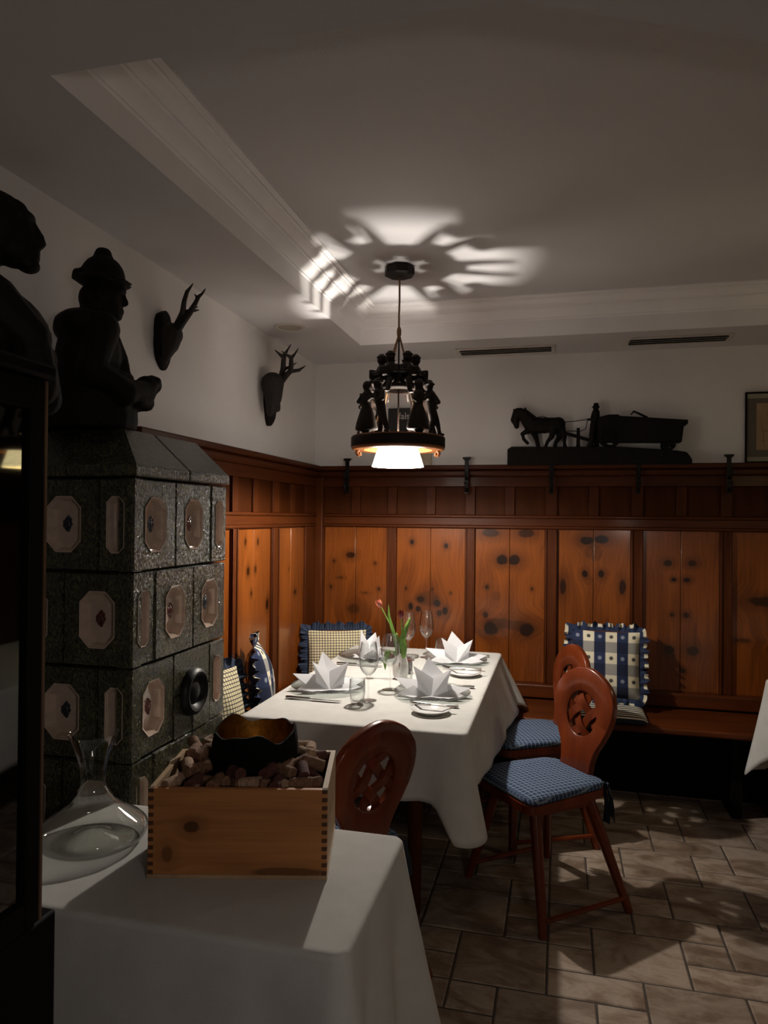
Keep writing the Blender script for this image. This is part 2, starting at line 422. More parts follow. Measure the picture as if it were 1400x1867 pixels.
# floor tiles: columns of 0.1525 m, rows of 0.1395 m
CX = lambda i: -.030+.1525*i
CY = lambda j: 2.31+.1395*j
known = [(2,4,6,8),(1,3,5,6),(1,2,6,7),(0,2,7,8),(1,3,8,10),(2,4,10,11),(3,4,9,10),(3,5,8,9),(4,6,9,11),(5,7,7,9),(4,5,7,8),
         (4,6,6,7),(2,3,11,12),(2,3,12,13),(3,5,11,13),(5,7,11,13),(3,5,4,6),(2,3,4,5),(0,2,4,5),(2,4,3,4),(4,6,2,4),(3,4,2,3),(1,3,1,3),
         (3,5,1,2),(0,1,2,3),(0,1,1,2),(0,2,0,1),(2,4,-1,1),(1,2,-1,0),(-2,0,0,2),(-1,1,-2,0),(0,1,5,7),(4,5,0,1),(4,6,-1,0)]
occ = {}
tiles = []
for (a, b, c, d) in known:
    cells = [(i, j) for i in range(a, b) for j in range(c, d)]
    if any(q in occ for q in cells): continue
    tiles.append((a, b, c, d))
    for q in cells: occ[q] = 1
rt = random.Random(3)
for j in range(-8, 14):
    for i in range(-9, 15):
        if (i, j) in occ: continue
        for (wd, hd) in rt.sample([(2, 2), (2, 1), (1, 1), (2, 2), (2, 1)], 5)+[(1, 1)]:
            cells = [(i+p, j+q) for p in range(wd) for q in range(hd)]
            if all(q not in occ and q[0] < 15 and q[1] < 14 for q in cells):
                tiles.append((i, i+wd, j, j+hd))
                for q in cells: occ[q] = 1
                break
tmesh = {}
for (a, b, c, d) in tiles:
    k = (b-a, d-c)
    if k not in tmesh:
        g = .0035; hx, hy = .1525*k[0]/2-g, .1395*k[1]/2-g; e = .004
        tb = MB()
        tb.add([(-hx, -hy, -.01), (hx, -hy, -.01), (hx, hy, -.01), (-hx, hy, -.01), (-hx, -hy, -.003), (hx, -hy, -.003), (hx, hy, -.003), (-hx, hy, -.003),
                (-hx+e, -hy+e, 0), (hx-e, -hy+e, 0), (hx-e, hy-e, 0), (-hx+e, hy-e, 0)],
               [(0,1,5,4),(1,2,6,5),(2,3,7,6),(3,0,4,7),(4,5,9,8),(5,6,10,9),(6,7,11,10),(7,4,8,11),(8,9,10,11)])
        tmesh[k] = tb.mesh('floor_tile', 0); tmesh[k].materials.append(MT['tile'])
    obj('floor_tile', tmesh[k], None, floor, ((CX(a)+CX(b))/2, (CY(c)+CY(d))/2, rt.uniform(-.0012, 0)))

wall_left = struct('wall_left', MB().bx((XL-.1, YN, 0), (XL, YB+.1, ZT+.2)), MT['plaster'])
wall_back = struct('wall_back', MB().bx((XL, YB, 0), (XR, YB+.1, ZT+.2)), MT['plaster'])
struct('wall_right', MB().bx((XR, YN, 0), (XR+.1, YB+.1, ZT+.2)), MT['plaster'])
struct('wall_near', MB().bx((XL-.1, YN-.1, 0), (XR+.1, YN, ZT+.2)), MT['plaster'])
# ceiling: low soffit round a raised tray, the tray edge dressed with a stepped cornice
hole = [(-1.09, 3.82), (-1.09, 1.325), (-.10, 1.325), (2.60, 2.575), (2.60, 3.82)]
sb = MB()
outer = [(XL, YB), (XL, YN), (XR, YN), (XR, YB)]
H = [(x, y, ZS) for x, y in hole]; O = [(x, y, ZS) for x, y in outer]
sb.add(O+H, [(0, 1, 5, 4), (1, 2, 6, 5), (2, 7, 6), (2, 3, 8, 7), (3, 0, 4, 8)])
top = [(x, y, ZS+.02) for x, y in hole]
ceiling = struct('ceiling', sb, MT['ceiling'], sharp=0)
MB().add([(XL, YB, ZT), (XL, YN, ZT), (XR, YN, ZT), (XR, YB, ZT)], [(0, 1, 2, 3)]).build('tray_ceiling', MT['ceiling'], ceiling, 0)
def offs(poly, p):
    n = len(poly); out = []
    for i in range(n):
        a, b, c = Vector(poly[i-1]), Vector(poly[i]), Vector(poly[(i+1) % n])
        d1 = (b-a).normalized(); d2 = (c-b).normalized()
        n1 = Vector((-d1.y, d1.x)); n2 = Vector((-d2.y, d2.x)); m_ = (n1+n2); m_ = m_/m_.dot(n1)
        out.append(b+m_*p)
    return out
prof = [(0, ZS), (0, ZS+.085), (.006, ZS+.09), (.006, ZS+.096), (.012, ZS+.10), (.022, ZS+.108), (.034, ZS+.122), (.040, ZS+.136), (.048, ZS+.138), (.048, ZS+.147),
        (.060, ZS+.150), (.074, ZS+.160), (.082, ZS+.172), (.092, ZS+.174), (.092, ZS+.181), (.112, ZS+.184), (.112, ZT)]
cb = MB(); L = [[(q.x, q.y, z) for q in offs(hole, p)] for p, z in prof]
for lp in L: cb.v += lp
n5 = len(hole)
for i in range(len(L)-1):
    for k in range(n5): cb.f.append((i*n5+k, i*n5+(k+1) % n5, (i+1)*n5+(k+1) % n5, (i+1)*n5+k))
struct('trim_1', cb, MT['cornice'], sharp=25)

# ------------------------------------------------------------------ pine wainscot
ZC = 1.812
PF = .030                                    # frame projection
def wainscot(host, axis, spans, ends, knotlist, t0):
    """axis 'x' = along the back wall, 'y' = along the left wall; spans = clear panel bays"""
    rail_m = MT['pine_rail'] if axis == 'x' else MT['pine_rail_y']
    def part(name, a, b, z0, z1, d0, d1, m, bev=.003):
        mb = MB(); c = ((a+b)/2, (z0+z1)/2)
        if axis == 'x': mb.bx((a-c[0], YB-d1, z0-c[1]), (b-c[0], YB-d0, z1-c[1])); loc = (c[0], 0, c[1])
        else: mb.bx((XL+d0, a-c[0], z0-c[1]), (XL+d1, b-c[0], z1-c[1])); loc = (0, c[0], c[1])
        return mb.build(name, m, host, 30, loc, None, bev)
    e0, e1 = ends
    part('wainscot_backing', e0, e1, .30, 1.78, 0, .006, MT['pine_frame'], 0)
    part('cap_rail', e0, e1, 1.785, ZC, 0, .075, rail_m, .006)
    part('cap_moulding', e0, e1, 1.745, 1.785, 0, .055, rail_m, .012)
    part('frieze_rail', e0, e1, 1.685, 1.745, 0, PF, rail_m)
    part('middle_rail', e0, e1, 1.455, 1.50, 0, PF, rail_m)
    part('rail_moulding', e0, e1, 1.500, 1.517, 0, PF+.010, rail_m, .006)
    part('rail_moulding', e0, e1, 1.438, 1.455, 0, PF+.006, rail_m, .006)
    part('sill_board', e0, e1, .468, .545, 0, .075, rail_m, .008)
    edges = [e0]+[v for s_ in spans for v in s_]+[e1]
    for i in range(0, len(edges), 2):
        a, b = edges[i], edges[i+1]
        if b-a > .012:
            part('stile', a, b, .545, 1.438, 0, PF, MT['pine_frame'])
            part('stile', a, b, 1.517, 1.685, 0, PF, MT['pine_frame'])
            if b-a < .12:
                for q in (a, b-.012): part('stile_bead', q, q+.012, .545, 1.438, PF, PF+.006, MT['pine_frame'], .003)
    for si, (a, b) in enumerate(spans):
        c = (a+b)/2
        kn = [(k[0]-c, k[1]-.99, k[2], k[3], k[4]) for k in knotlist if a-.02 <= k[0] <= b+.02]
        tone = random.Random(si*7+(3 if axis == 'x' else 11)).uniform(.92, 1.12)
        pm = wood('pine_panel', (.095*tone, .022*tone, .003), (.29*tone, .080*tone, .012), 'z', .8, .30, kn, .35, 1.0, axis)
        for (u0, u1) in ((a+.001, c-.0012), (c+.0012, b-.001)):
            mb = MB()
            if axis == 'x': mb.bx((u0-c, YB-.016, .545-.99), (u1-c, YB-.006, 1.438-.99)); loc = (c, 0, .99)
            else: mb.bx((XL+.006, u0-c, .545-.99), (XL+.016, u1-c, 1.438-.99)); loc = (0, c, .99)
            mb.build('panel_board', pm, host, 30, loc, None, .002)
        part('muntin', c-.028, c+.028, 1.517, 1.685, 0, PF-.004, MT['pine_frame'])
        for (u0, u1) in ((a, c-.028), (c+.028, b)):
            part('upper_panel', u0, u1, 1.517, 1.685, 0, .014, pm_shaded, .002)
pm_shaded = wood('pine_panel_shaded', (.026, .006, .001), (.068, .017, .003), 'z', .9, .55, coat=.0, spec=.08)  # upper panels: pine darkened in its colour for the shade above the lampshade rim
KB = [(-1.257,1.262,.030,.020,.9),(-1.366,1.222,.010,.012,.7),(-1.101,1.215,.010,.010,.6),(-1.384,1.062,.010,.012,.7),(-1.076,1.056,.010,.012,.7),(-1.235,.930,.040,.030,.55),(-1.165,1.030,.022,.008,.5),(-1.325,1.12,.022,.007,.5),
      (-.871,1.350,.013,.016,1),(-.661,1.330,.013,.016,1),(-.875,.958,.016,.022,1),(-.814,1.002,.024,.020,1),(-.828,.945,.018,.018,.95),(-.714,.985,.022,.022,1),(-.664,.938,.017,.024,1),(-.700,.925,.016,.018,.9),(-.905,1.066,.009,.012,.7),(-.744,1.066,.009,.010,.7),(-.631,1.046,.009,.010,.6),(-.77,1.01,.07,.05,.35),
      (-.396,1.412,.050,.026,.8),(-.189,1.412,.045,.026,.8),(-.326,1.255,.036,.030,1),(-.256,1.252,.036,.030,1),(-.416,1.090,.012,.014,.9),(-.422,.925,.016,.018,.9),(-.390,.848,.045,.040,1),(-.184,.848,.045,.040,1),(-.154,1.088,.009,.012,.7),(-.34,.88,.09,.03,.55),(-.23,.87,.09,.03,.55),(-.36,1.04,.03,.03,.3),
      (.154,1.375,.040,.024,1),(.232,1.384,.042,.024,1),(.143,1.186,.018,.022,1),(.232,1.186,.018,.022,1),(.022,1.108,.018,.045,.9),(.349,1.115,.018,.045,.9),(.19,1.31,.05,.05,.35),(.16,1.15,.03,.03,.3),
      (.588,1.258,.024,.018,.9),(.716,1.258,.024,.018,.9),(.620,1.166,.014,.011,1),(.688,1.166,.018,.013,1),(.613,.970,.012,.014,.8),(.685,.970,.016,.016,.9),(.600,.775,.026,.024,.7),(.722,.775,.034,.028,.8),(.667,.660,.020,.014,.9),
      (1.085,1.06,.09,.028,.85),(.975,.845,.04,.012,.6),(1.25,1.2,.02,.02,.9),(1.17,.8,.03,.02,.9)]
wainscot(wall_back, 'x', [(-1.429, -1.023), (-.965, -.546), (-.487, -.081), (-.013, .392), (.456, .857), (.917, 1.34), (1.40, 1.82), (1.88, 2.30), (2.36, 2.78)], (XL, XR), KB, 0)
KL = [(3.205,1.372,.011,.018,.75),(3.352,1.368,.012,.018,.75),(3.240,1.225,.015,.020,.9),(3.326,1.230,.012,.017,.8),(3.279,1.112,.010,.014,.8),(3.100,1.040,.016,.026,1),(3.478,1.035,.016,.028,1),
      (3.885,1.06,.024,.016,.8),(3.78,1.2,.008,.01,.6)]
wainscot(wall_left, 'y', [(2.62, 3.033), (3.091, 3.513), (3.603, 4.02)], (2.216, YB), KL, 0)
# corner post
MB().bx((XL, 4.19, .545), (XL+.075, YB, 1.745)).build('corner_post', MT['pine_frame'], wall_back, 30, None, None, .008)

# ------------------------------------------------------------------ benches along the two walls
SEAT = .46
b1 = thing('wall_bench', 'reddish pine bench running along the back wall under the panelling', 'bench', (1.0, 4.0, 0))
def at_local(mb, name, m, t, bev=0): return mb.build(name, m, t, 30, None, None, bev)
at_local(MB().bx((-1.0-1.05, -.215, SEAT-.035), (1.6, .245, SEAT)), 'seat', MT['pine_rail'], b1, .010)
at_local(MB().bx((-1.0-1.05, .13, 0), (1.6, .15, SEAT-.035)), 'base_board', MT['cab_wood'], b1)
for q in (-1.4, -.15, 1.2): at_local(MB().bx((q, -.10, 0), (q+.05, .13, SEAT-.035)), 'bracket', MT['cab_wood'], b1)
b2 = thing('wall_bench', 'reddish pine bench along the left wall beyond the tiled stove', 'bench', (-1.27, 3.2, 0))
at_local(MB().bx((-.235, -.97, SEAT-.035), (.215, 1.045, SEAT)), 'seat', MT['pine_rail_y'], b2, .010)
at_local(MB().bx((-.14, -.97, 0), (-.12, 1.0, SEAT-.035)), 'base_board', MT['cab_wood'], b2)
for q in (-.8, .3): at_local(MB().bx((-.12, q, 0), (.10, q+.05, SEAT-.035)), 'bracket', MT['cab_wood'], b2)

# ------------------------------------------------------------------ ceiling fittings
def vent(x0, x1, y0, y1, label):
    t = thing('ceiling_vent', label, 'vent', ((x0+x1)/2, (y0+y1)/2, ZS), 0, 'slot vents in the soffit')
    hx, hy = (x1-x0)/2, (y1-y0)/2; f = .022
    fb = MB()
    for a, b in (((-hx, -hy), (hx, -hy+f)), ((-hx, hy-f), (hx, hy)), ((-hx, -hy+f), (-hx+f, hy-f)), ((hx-f, -hy+f), (hx, hy-f))):
        fb.bx((a[0], a[1], -.008), (b[0], b[1], 0))
    fb.build('frame', MT['vent_frame'], t, 30, None, None, .002)
    MB().bx((-hx+f, -hy+f, -.003), (hx-f, hy-f, 0)).build('backing', MT['plaque'], t, 0)
    for k in range(3):
        yy = -hy+f+(k+.5)*(2*hy-2*f)/3
        MB().box((0, yy, -.007), (hx-f, .012, .0015), Matrix.Rotation(.6, 3, 'X')).build('slat', MT['vent_slat'], t, 30)
vent(-.585, -.03, 4.01, 4.175, 'slot air vent in the soffit nearest the hanging lamp')
vent(.335, .865, 3.945, 4.11, 'slot air vent in the soffit above the picture end of the wall')
sp = thing('ceiling_speaker', 'round flush ceiling speaker with pale rim in the left soffit', 'speaker', (-1.335, 3.37, ZS))
MB().lathe([(.062, -.004), (.066, -.008), (.074, -.008), (.078, 0)], 40).build('rim', MT['vent_frame'], sp)
MB().lathe([(.0005, -.005), (.04, -.005), (.063, -.004)], 40).build('grille', MT['grille'], sp)
# ------------------------------------------------------------------ tiled stove
SX, SY0, SY1 = -1.10, 1.674, 2.214
stove = thing('tiled_stove', 'green glazed tiled stove with cream medallions in the left corner', 'stove', (-1.30, 1.944, 0))
def st(p): return Vector(p)-Vector((-1.30, 1.944, 0))
mb = MB(); a = st((XL+.005, SY0+.045, 0)); b = st((SX-.045, SY1-.002, 1.60)); mb.bx(a, b)
mb.build('core', MT['mortar'], stove, 0)
mb = MB(); mb.bx(st((XL+.005, SY0+.012, .0)), st((SX-.012, SY1-.002, .075))); mb.build('plinth', MT['mortar'], stove, 0, None, None, .008)
def octa(w_, h_, c):
    c = min(c, w_*.62)
    return [(-w_+c, -h_), (w_-c, -h_), (w_, -h_+c), (w_, h_-c), (w_-c, h_), (-w_+c, h_), (-w_, h_-c), (-w_, -h_+c)]
tile_cache = {}
def tile_meshes(w_, h_, medal):
    k = (round(w_, 3), round(h_, 3), medal)
    if k in tile_cache: return tile_cache[k]
    hw, hh = w_/2-.0022, h_/2-.0022; bv = .004
    out = {}
    g = MB()                                    # glazed face in the local xz plane, looking along -y
    if medal:
        ow, oh = w_*.25, h_*.30
        oc = octa(ow, oh, .030)
        rect = [(-ow+.03 if w_ > .15 else -ow*.3, -hh+bv), (ow-.03 if w_ > .15 else ow*.3, -hh+bv), (hw-bv, -hh*.6), (hw-bv, hh*.6), (ow-.03 if w_ > .15 else ow*.3, hh-bv), (-ow+.03 if w_ > .15 else -ow*.3, hh-bv), (-hw+bv, hh*.6), (-hw+bv, -hh*.6)]
        # corners of the face
        cor = [(-hw+bv, -hh+bv), (hw-bv, -hh+bv), (hw-bv, hh-bv), (-hw+bv, hh-bv)]
        vs_ = [(p[0], 0, p[1]) for p in oc]+[(p[0], 0, p[1]) for p in rect]+[(p[0], 0, p[1]) for p in cor]
        fs = [(i, (i+1) % 8, 8+(i+1) % 8, 8+i) for i in (0, 2, 4, 6)]
        fs += [(1, 2, 10, 17, 9), (3, 4, 12, 18, 11), (5, 6, 14, 19, 13), (7, 0, 8, 16, 15)]
        g.add(vs_, fs)
        g.add([(-hw, .008, -hh), (hw, .008, -hh), (hw, .008, hh), (-hw, .008, hh)]+[(p[0], 0, p[1]) for p in cor]+[(-hw, .045, -hh), (hw, .045, -hh), (hw, .045, hh), (-hw, .045, hh)],
              [(0, 1, 5, 4), (1, 2, 6, 5), (2, 3, 7, 6), (3, 0, 4, 7), (8, 9, 1, 0), (9, 10, 2, 1), (10, 11, 3, 2), (11, 8, 0, 3)])
        d = MB()
        rings = []
        for (s_, dy) in ((1.0, 0.0), (1.0, -.002), (.94, -.001), (.90, .005), (.86, .006), (.76, .026), (.70, .027)):
            rings.append([(p[0]*s_ if w_ > .15 else p[0]*(1-(1-s_)*1.3), dy, p[1]*(1-(1-s_)*ow/oh)) for p in oc])
        for r_ in rings: d.v += r_
        for i in range(len(rings)-1):
            for q in range(8): d.f.append((i*8+q, i*8+(q+1) % 8, (i+1)*8+(q+1) % 8, (i+1)*8+q))
        n = len(d.v); d.v.append((0, .014 if w_ > .15 else .024, 0))
        for q in range(8): d.f.append(((len(rings)-1)*8+q, (len(rings)-1)*8+(q+1) % 8, n))
        out['medallion'] = d.mesh('medallion', 30)
        e = MB()
        rr = random.Random(5)
        for q in range(9):
            an = q*2*PI/9; e.sph((math.cos(an)*.009*min(1, ow/.054)*rr.uniform(.7, 1.2), .017 if w_ > .15 else .025, math.sin(an)*.016*rr.uniform(.7, 1.15)), (.006*min(1, ow/.054), .003, .007), 8, 6)
        e.sph((0, .016 if w_ > .15 else .025, 0), (.009*min(1, ow/.054), .004, .015), 8, 6)
        out['emblem'] = e.mesh('emblem')
    else:
        g.bx((-hw, 0, -hh), (hw, .045, hh))
    out['tile'] = g.mesh('tile', 20)
    tile_cache[k] = out
    return out
tcount = [0]
def put_tile(face, s0, s1, z0, z1, medal=True):
    ms = tile_meshes(s1-s0, z1-z0, medal); c = (s0+s1)/2; zc = (z0+z1)/2; jit = random.uniform(-.0025, .0025)
    if face == 'front': loc, rz = (SX+jit, c, zc), PI/2     # faces +x, towards the table
    else: loc, rz = (c, SY0+jit, zc), 0                      # faces -y, towards the room
    o = obj('tile', ms['tile'], MT['glaze'], stove, st(loc), (0, 0, rz))
    if medal:
        obj('medallion', ms['medallion'], MT['medallion'], o)
        tcount[0] += 1
        e = obj('emblem', ms['emblem'], None, o)
        if not ms['emblem'].materials: ms['emblem'].materials.append(MT['emblem'])
        e.material_slots[0].link = 'OBJECT'; e.material_slots[0].material = MT['emblem_blue'] if tcount[0] % 2 else MT['emblem']
    return o
ZR = [1.600, 1.344, 1.087, .833, .580, .327, .075]
for r_ in range(6):
    z1, z0 = ZR[r_], ZR[r_+1]; T = .216
    if r_ % 2 == 0:
        cuts = [SY0, SY0+T, SY0+2*T, SY1]; back = [SX, SX-T/2, SX-1.5*T, XL+.005]
    else:
        cuts = [SY0, SY0+T/2, SY0+1.5*T, SY1]; back = [SX, SX-T, XL+.005]
    for i in range(len(cuts)-1):
        if r_ == 2 and i == 1:                              # the vent sits where four plain quarters meet
            c = (cuts[1]+cuts[2])/2; zm = (z0+z1)/2
            put_tile('front', cuts[1], c, z0, zm, False); put_tile('front', c, cuts[2], z0, zm, False)
            put_tile('front', cuts[1], cuts[2], zm, z1, False)
        else: put_tile('front', cuts[i], cuts[i+1], z0, z1)
    for i in range(len(back)-1): put_tile('side', back[i+1], back[i], z0, z1, back[i]-back[i+1] > .06)
vt = MB(); vt.lathe([(.0005, .016), (.020, .014), (.034, .006), (.040, .004), (.050, .016), (.060, .020), (.070, .014), (.074, .0), (.074, -.01)], 40)
vt.build('vent_cover', MT['black_iron'], stove, 50, st((SX+.002, SY0+1.5*.216, .955)), (0, PI/2, 0))
# sloping crown slabs
zc0, zc1, zc2, ins = 1.602, 1.632, 1.748, .115
def slab(pts_lo, pts_hi, name='crown_slab'):
    """pts_lo: two outer ends, pts_hi: two inner ends"""
    (a, b), (c, d) = pts_lo, pts_hi
    mb = MB(); V_ = [st((*a, zc0)), st((*b, zc0)), st((*b, zc1)), st((*a, zc1)), st((*d, zc2)), st((*c, zc2)), st((*c, zc0)), st((*d, zc0))]
    mb.add(V_, [(0, 1, 2, 3), (3, 2, 4, 5), (5, 4, 7, 6), (0, 3, 5, 6), (1, 7, 4, 2), (0, 6, 7, 1)])
    mb.build(name, MT['glaze'], stove, 20, None, None, .005)
e = .012
slab(((SX+e, SY0-e), (SX+e, 1.945)), ((SX-ins, SY0+ins), (SX-ins, 1.945)))
slab(((SX+e, 1.949), (SX+e, SY1)), ((SX-ins, 1.949), (SX-ins, SY1)))
slab(((-1.305, SY0-e), (SX+e, SY0-e)), ((-1.305, SY0+ins), (SX-ins, SY0+ins)))
slab(((XL+.002, SY0-e), (-1.309, SY0-e)), ((XL+.002, SY0+ins), (-1.309, SY0+ins)))
MB().bx(st((XL+.002, SY0+ins, zc0)), st((SX-ins, SY1, zc2-.002))).build('top_slab', MT['glaze'], stove, 20, None, None, .004)

# ------------------------------------------------------------------ carved bust with hat on the stove (looks to the right, along its own +x)
K = .00157
def hp(px, py, lat=0): return Vector(((px-185)*K, lat, (778-py)*K))
bust = [
 ('l', [(.128, 0), (.135, .03), (.130, .10), (.120, .17)], (-.035, 0, 0)),                       # trunk
 ('s', hp(160, 640), (.095, .125, .11)), ('s', hp(150, 590), (.085, .145, .055)),
 ('c', [hp(185, 600, -.10), hp(170, 680, -.145), hp(225, 712, -.10), hp(262, 700, -.03)], [.05, .047, .040, .030]),
 ('c', [hp(185, 600, .10), hp(170, 680, .145), hp(225, 712, .10), hp(262, 700, .03)], [.05, .047, .040, .030]),
 ('s', hp(262, 690, -.022), (.034, .028, .032)), ('s', hp(272, 682, .02), (.032, .027, .030)), ('s', hp(281, 678, 0), (.015, .03, .016)),
 ('c', [hp(245, 715, -.05), hp(262, 720, 0), hp(245, 715, .05)], [.030, .026, .030]),
 ('c', [hp(168, 590), hp(175, 545)], [.058, .050]),                                               # neck
 ('s', hp(182, 525), (.056, .050, .066)), ('s', hp(196, 545), (.034, .036, .035)),
 ('s', hp(208, 560), (.015, .022, .011)),                                                         # chin
 ('c', [hp(216, 513), hp(223, 532)], [.009, .010]), ('s', hp(226, 533), (.007, .008, .006)),      # nose
 ('s', hp(215, 510), (.016, .034, .008)), ('s', hp(215, 548), (.012, .016, .005)), ('s', hp(213, 553), (.011, .015, .005)),
 ('s', hp(180, 530, -.052), (.012, .008, .02)), ('s', hp(180, 530, .052), (.012, .008, .02)),     # ears
 ('s', hp(158, 530), (.030, .048, .040)),                                                         # hair at the nape
 ('l', [(.064, -.012), (.064, .010), (.058, .032), (.046, .050), (.029, .062), (.023, .082), (.016, .091)], hp(182, 490)),   # hat crown
 ('c', [hp(133, 492, 0), hp(150, 497, -.05), hp(185, 500, -.075), hp(220, 497, -.05), hp(238, 497, 0)], [.010, .007, .006, .005, .003]),
 ('c', [hp(133, 492, 0), hp(150, 497, .05), hp(185, 500, .075), hp(220, 497, .05), hp(238, 497, 0)], [.010, .007, .006, .005, .003]),
 ('s', hp(185, 498), (.078, .068, .006)), ('s', hp(139, 486), (.018, .035, .016)),
 ('c', [hp(196, 585), hp(216, 640), hp(226, 690)], [.020, .022, .02]),
 ('b', hp(225, 765), (.014, .06, .02)), ('s', hp(222, 745), (.02, .05, .02)),
]
bm_ = blob(bust, .006, 3)
sb_ = thing('carved_bust', 'dark carved wooden bust of a man in a brimmed hat on the tiled stove', 'sculpture', (-1.318, 1.842, 1.7462), math.radians(33))
obj('figure', bm_, MT['carved'], sb_)

# ------------------------------------------------------------------ glass-fronted cabinet at the left edge, with a second carved figure on top
cab = thing('glass_cabinet', 'tall black cabinet with reflecting glass door at the left edge', 'cabinet', (-.88, .45, 0))
def cl(p): return Vector(p)-Vector((-.88, .45, 0))
mb = MB(); mb.bx(cl((-1.10, .10, 0)), cl((-.650, .822, .972))); mb.build('base_cupboard', MT['cab_wood'], cab, 30, None, None, .004)
mb = MB(); mb.bx(cl((-1.10, .12, .974)), cl((-.672, .785, 1.672))); mb.build('carcass', MT['cab_wood'], cab, 30, None, None, .004)
mb = MB()
mb.bx(cl((-.671, .762, .974)), cl((-.648, .787, 1.672))); mb.bx(cl((-.671, .12, .974)), cl((-.648, .17, 1.672)))
mb.bx(cl((-.671, .17, .974)), cl((-.648, .762, 1.01))); mb.bx(cl((-.671, .17, 1.632)), cl((-.648, .762, 1.672)))
dr = mb.build('door_frame', MT['cab_wood'], cab, 30, None, None, .003)
MB().bx(cl((-.662, .17, 1.01)), cl((-.656, .762, 1.632))).build('glass_pane', MT['cab_glass'], dr, 0)
MB().bx(cl((-.655, .7875, .974)), cl((-.648, .7915, 1.672))).build('edge_strip', MT['cab_edge'], cab, 0)
mb = MB(); mb.bx(cl((-1.11, .10, 1.674)), cl((-.64, .80, 1.694))); mb.build('top_board', MT['cab_wood'], cab, 30, None, None, .005)

K2 = .00089
def hq(px, py, lat=0): return Vector(((px)*K2, lat, (737-py)*K2))
fig = [
 ('l', [(.095, 0), (.10, .06), (.095, .13)], (-.03, 0, 0)),
 ('s', hq(-30, 620), (.100, .13, .080)), ('c', [hq(-10, 585, -.09), hq(50, 640, -.08), hq(66, 720, -.06)], [.045, .035, .030]), ('c', [hq(-10, 585, .09), hq(50, 640, .08), hq(66, 720, .06)], [.045, .035, .030]),
 ('c', [hq(-70, 590), hq(-62, 480)], [.055, .050]),
 ('s', hq(-40, 425), (.078, .062, .062)), ('s', hq(-8, 432), (.050, .044, .050)), ('s', hq(18, 462), (.034, .034, .026)), ('s', hq(42, 485), (.018, .020, .012)),
 ('s', hq(30, 400), (.020, .036, .014)), ('s', hq(40, 398), (.012, .028, .009)),
 ('c', [hq(47, 408), hq(57, 430), hq(60, 440)], [.007, .010, .010]), ('s', hq(56, 446), (.010, .012, .006)),
 ('s', hq(50, 459), (.011, .018, .0045)), ('s', hq(50, 469), (.011, .018, .0045)), ('s', hq(22, 432), (.030, .036, .036)),
 ('s', hq(-30, 385), (.056, .052, .026)), ('s', hq(14, 384), (.024, .040, .012)),
]
f2 = thing('carved_bust', 'dark carved figure with bent head in the upper left corner', 'sculpture', (-.885, .972, 1.6845), math.radians(36))
obj('figure', blob(fig, .0035, 1), MT['carved'], f2)
pd_ = thing('pedestal', 'black pedestal behind the glass cabinet carrying a carved figure', 'pedestal', (-.932, .972, 0), math.radians(36))
MB().bx((-.10, -.095, 0), (.10, .095, .06)).build('foot', MT['cab_wood'], pd_, 30, None, None, .006)
MB().bx((-.085, -.08, .06), (.085, .08, 1.65)).build('column', MT['cab_wood'], pd_, 30, None, None, .006)
MB().bx((-.095, -.09, 1.65), (.09, .09, 1.684)).build('cap', MT['cab_wood'], pd_, 30, None, None, .006)

# ------------------------------------------------------------------ antlers on the left wall
def W_(px, py, x):
    d = FWD + RGT*((px-IW/2)/FPX) - UPV*((py-IH/2)/FPX)
    return CAM + d*((x-CAM.x)/d.x)
def trophy(label, board, skull, beams, tag_group='roe and stag antlers on the left wall'):
    c = sum((Vector(p) for p in board), Vector())/len(board)
    t = thing('antler_trophy', label, 'antlers', c, 0, tag_group)
    mb = MB(); n = len(board); B0 = [Vector((XL+.001, p.y, p.z))-c for p in board]
    ctr = Vector((XL+.001, c.y, c.z))-c
    V_ = B0+[p+Vector((.016, 0, 0)) for p in B0]+[ctr+(p-ctr)*.82+Vector((.028, 0, 0)) for p in B0]
    mb.add(V_, [tuple(range(n))]+[(k*n+i, k*n+(i+1) % n, (k+1)*n+(i+1) % n, (k+1)*n+i) for k in (0, 1) for i in range(n)]+[tuple(range(2*n, 3*n))])
    mb.build('shield', MT['carved'], t, 40)
    obj('skull', blob([(('c', [p-c for p in q[0]], [r*1.35 for r in q[1]])) for q in skull], .005, 2), MT['bone'], t)
    for q in beams:
        parts = []
        for pts, rs in q: parts.append(('c', [Vector(p)-c for p in pts], [r*1.3 for r in rs]))
        obj('antler', blob(parts, .0032, 1), MT['bone'], t)
def oval(cy, cz, ry, rz, wob, seed):
    rr = random.Random(seed); out = []
    for k in range(22):
        a = 2*PI*k/22; s_ = 1+wob*math.sin(5*a+seed)*.5+rr.uniform(-wob, wob)*.4
        out.append(Vector((XL, cy+ry*s_*math.cos(a), cz+rz*s_*math.sin(a)*(1 if a < PI else 1.15))))
    return out
X1 = -1.40
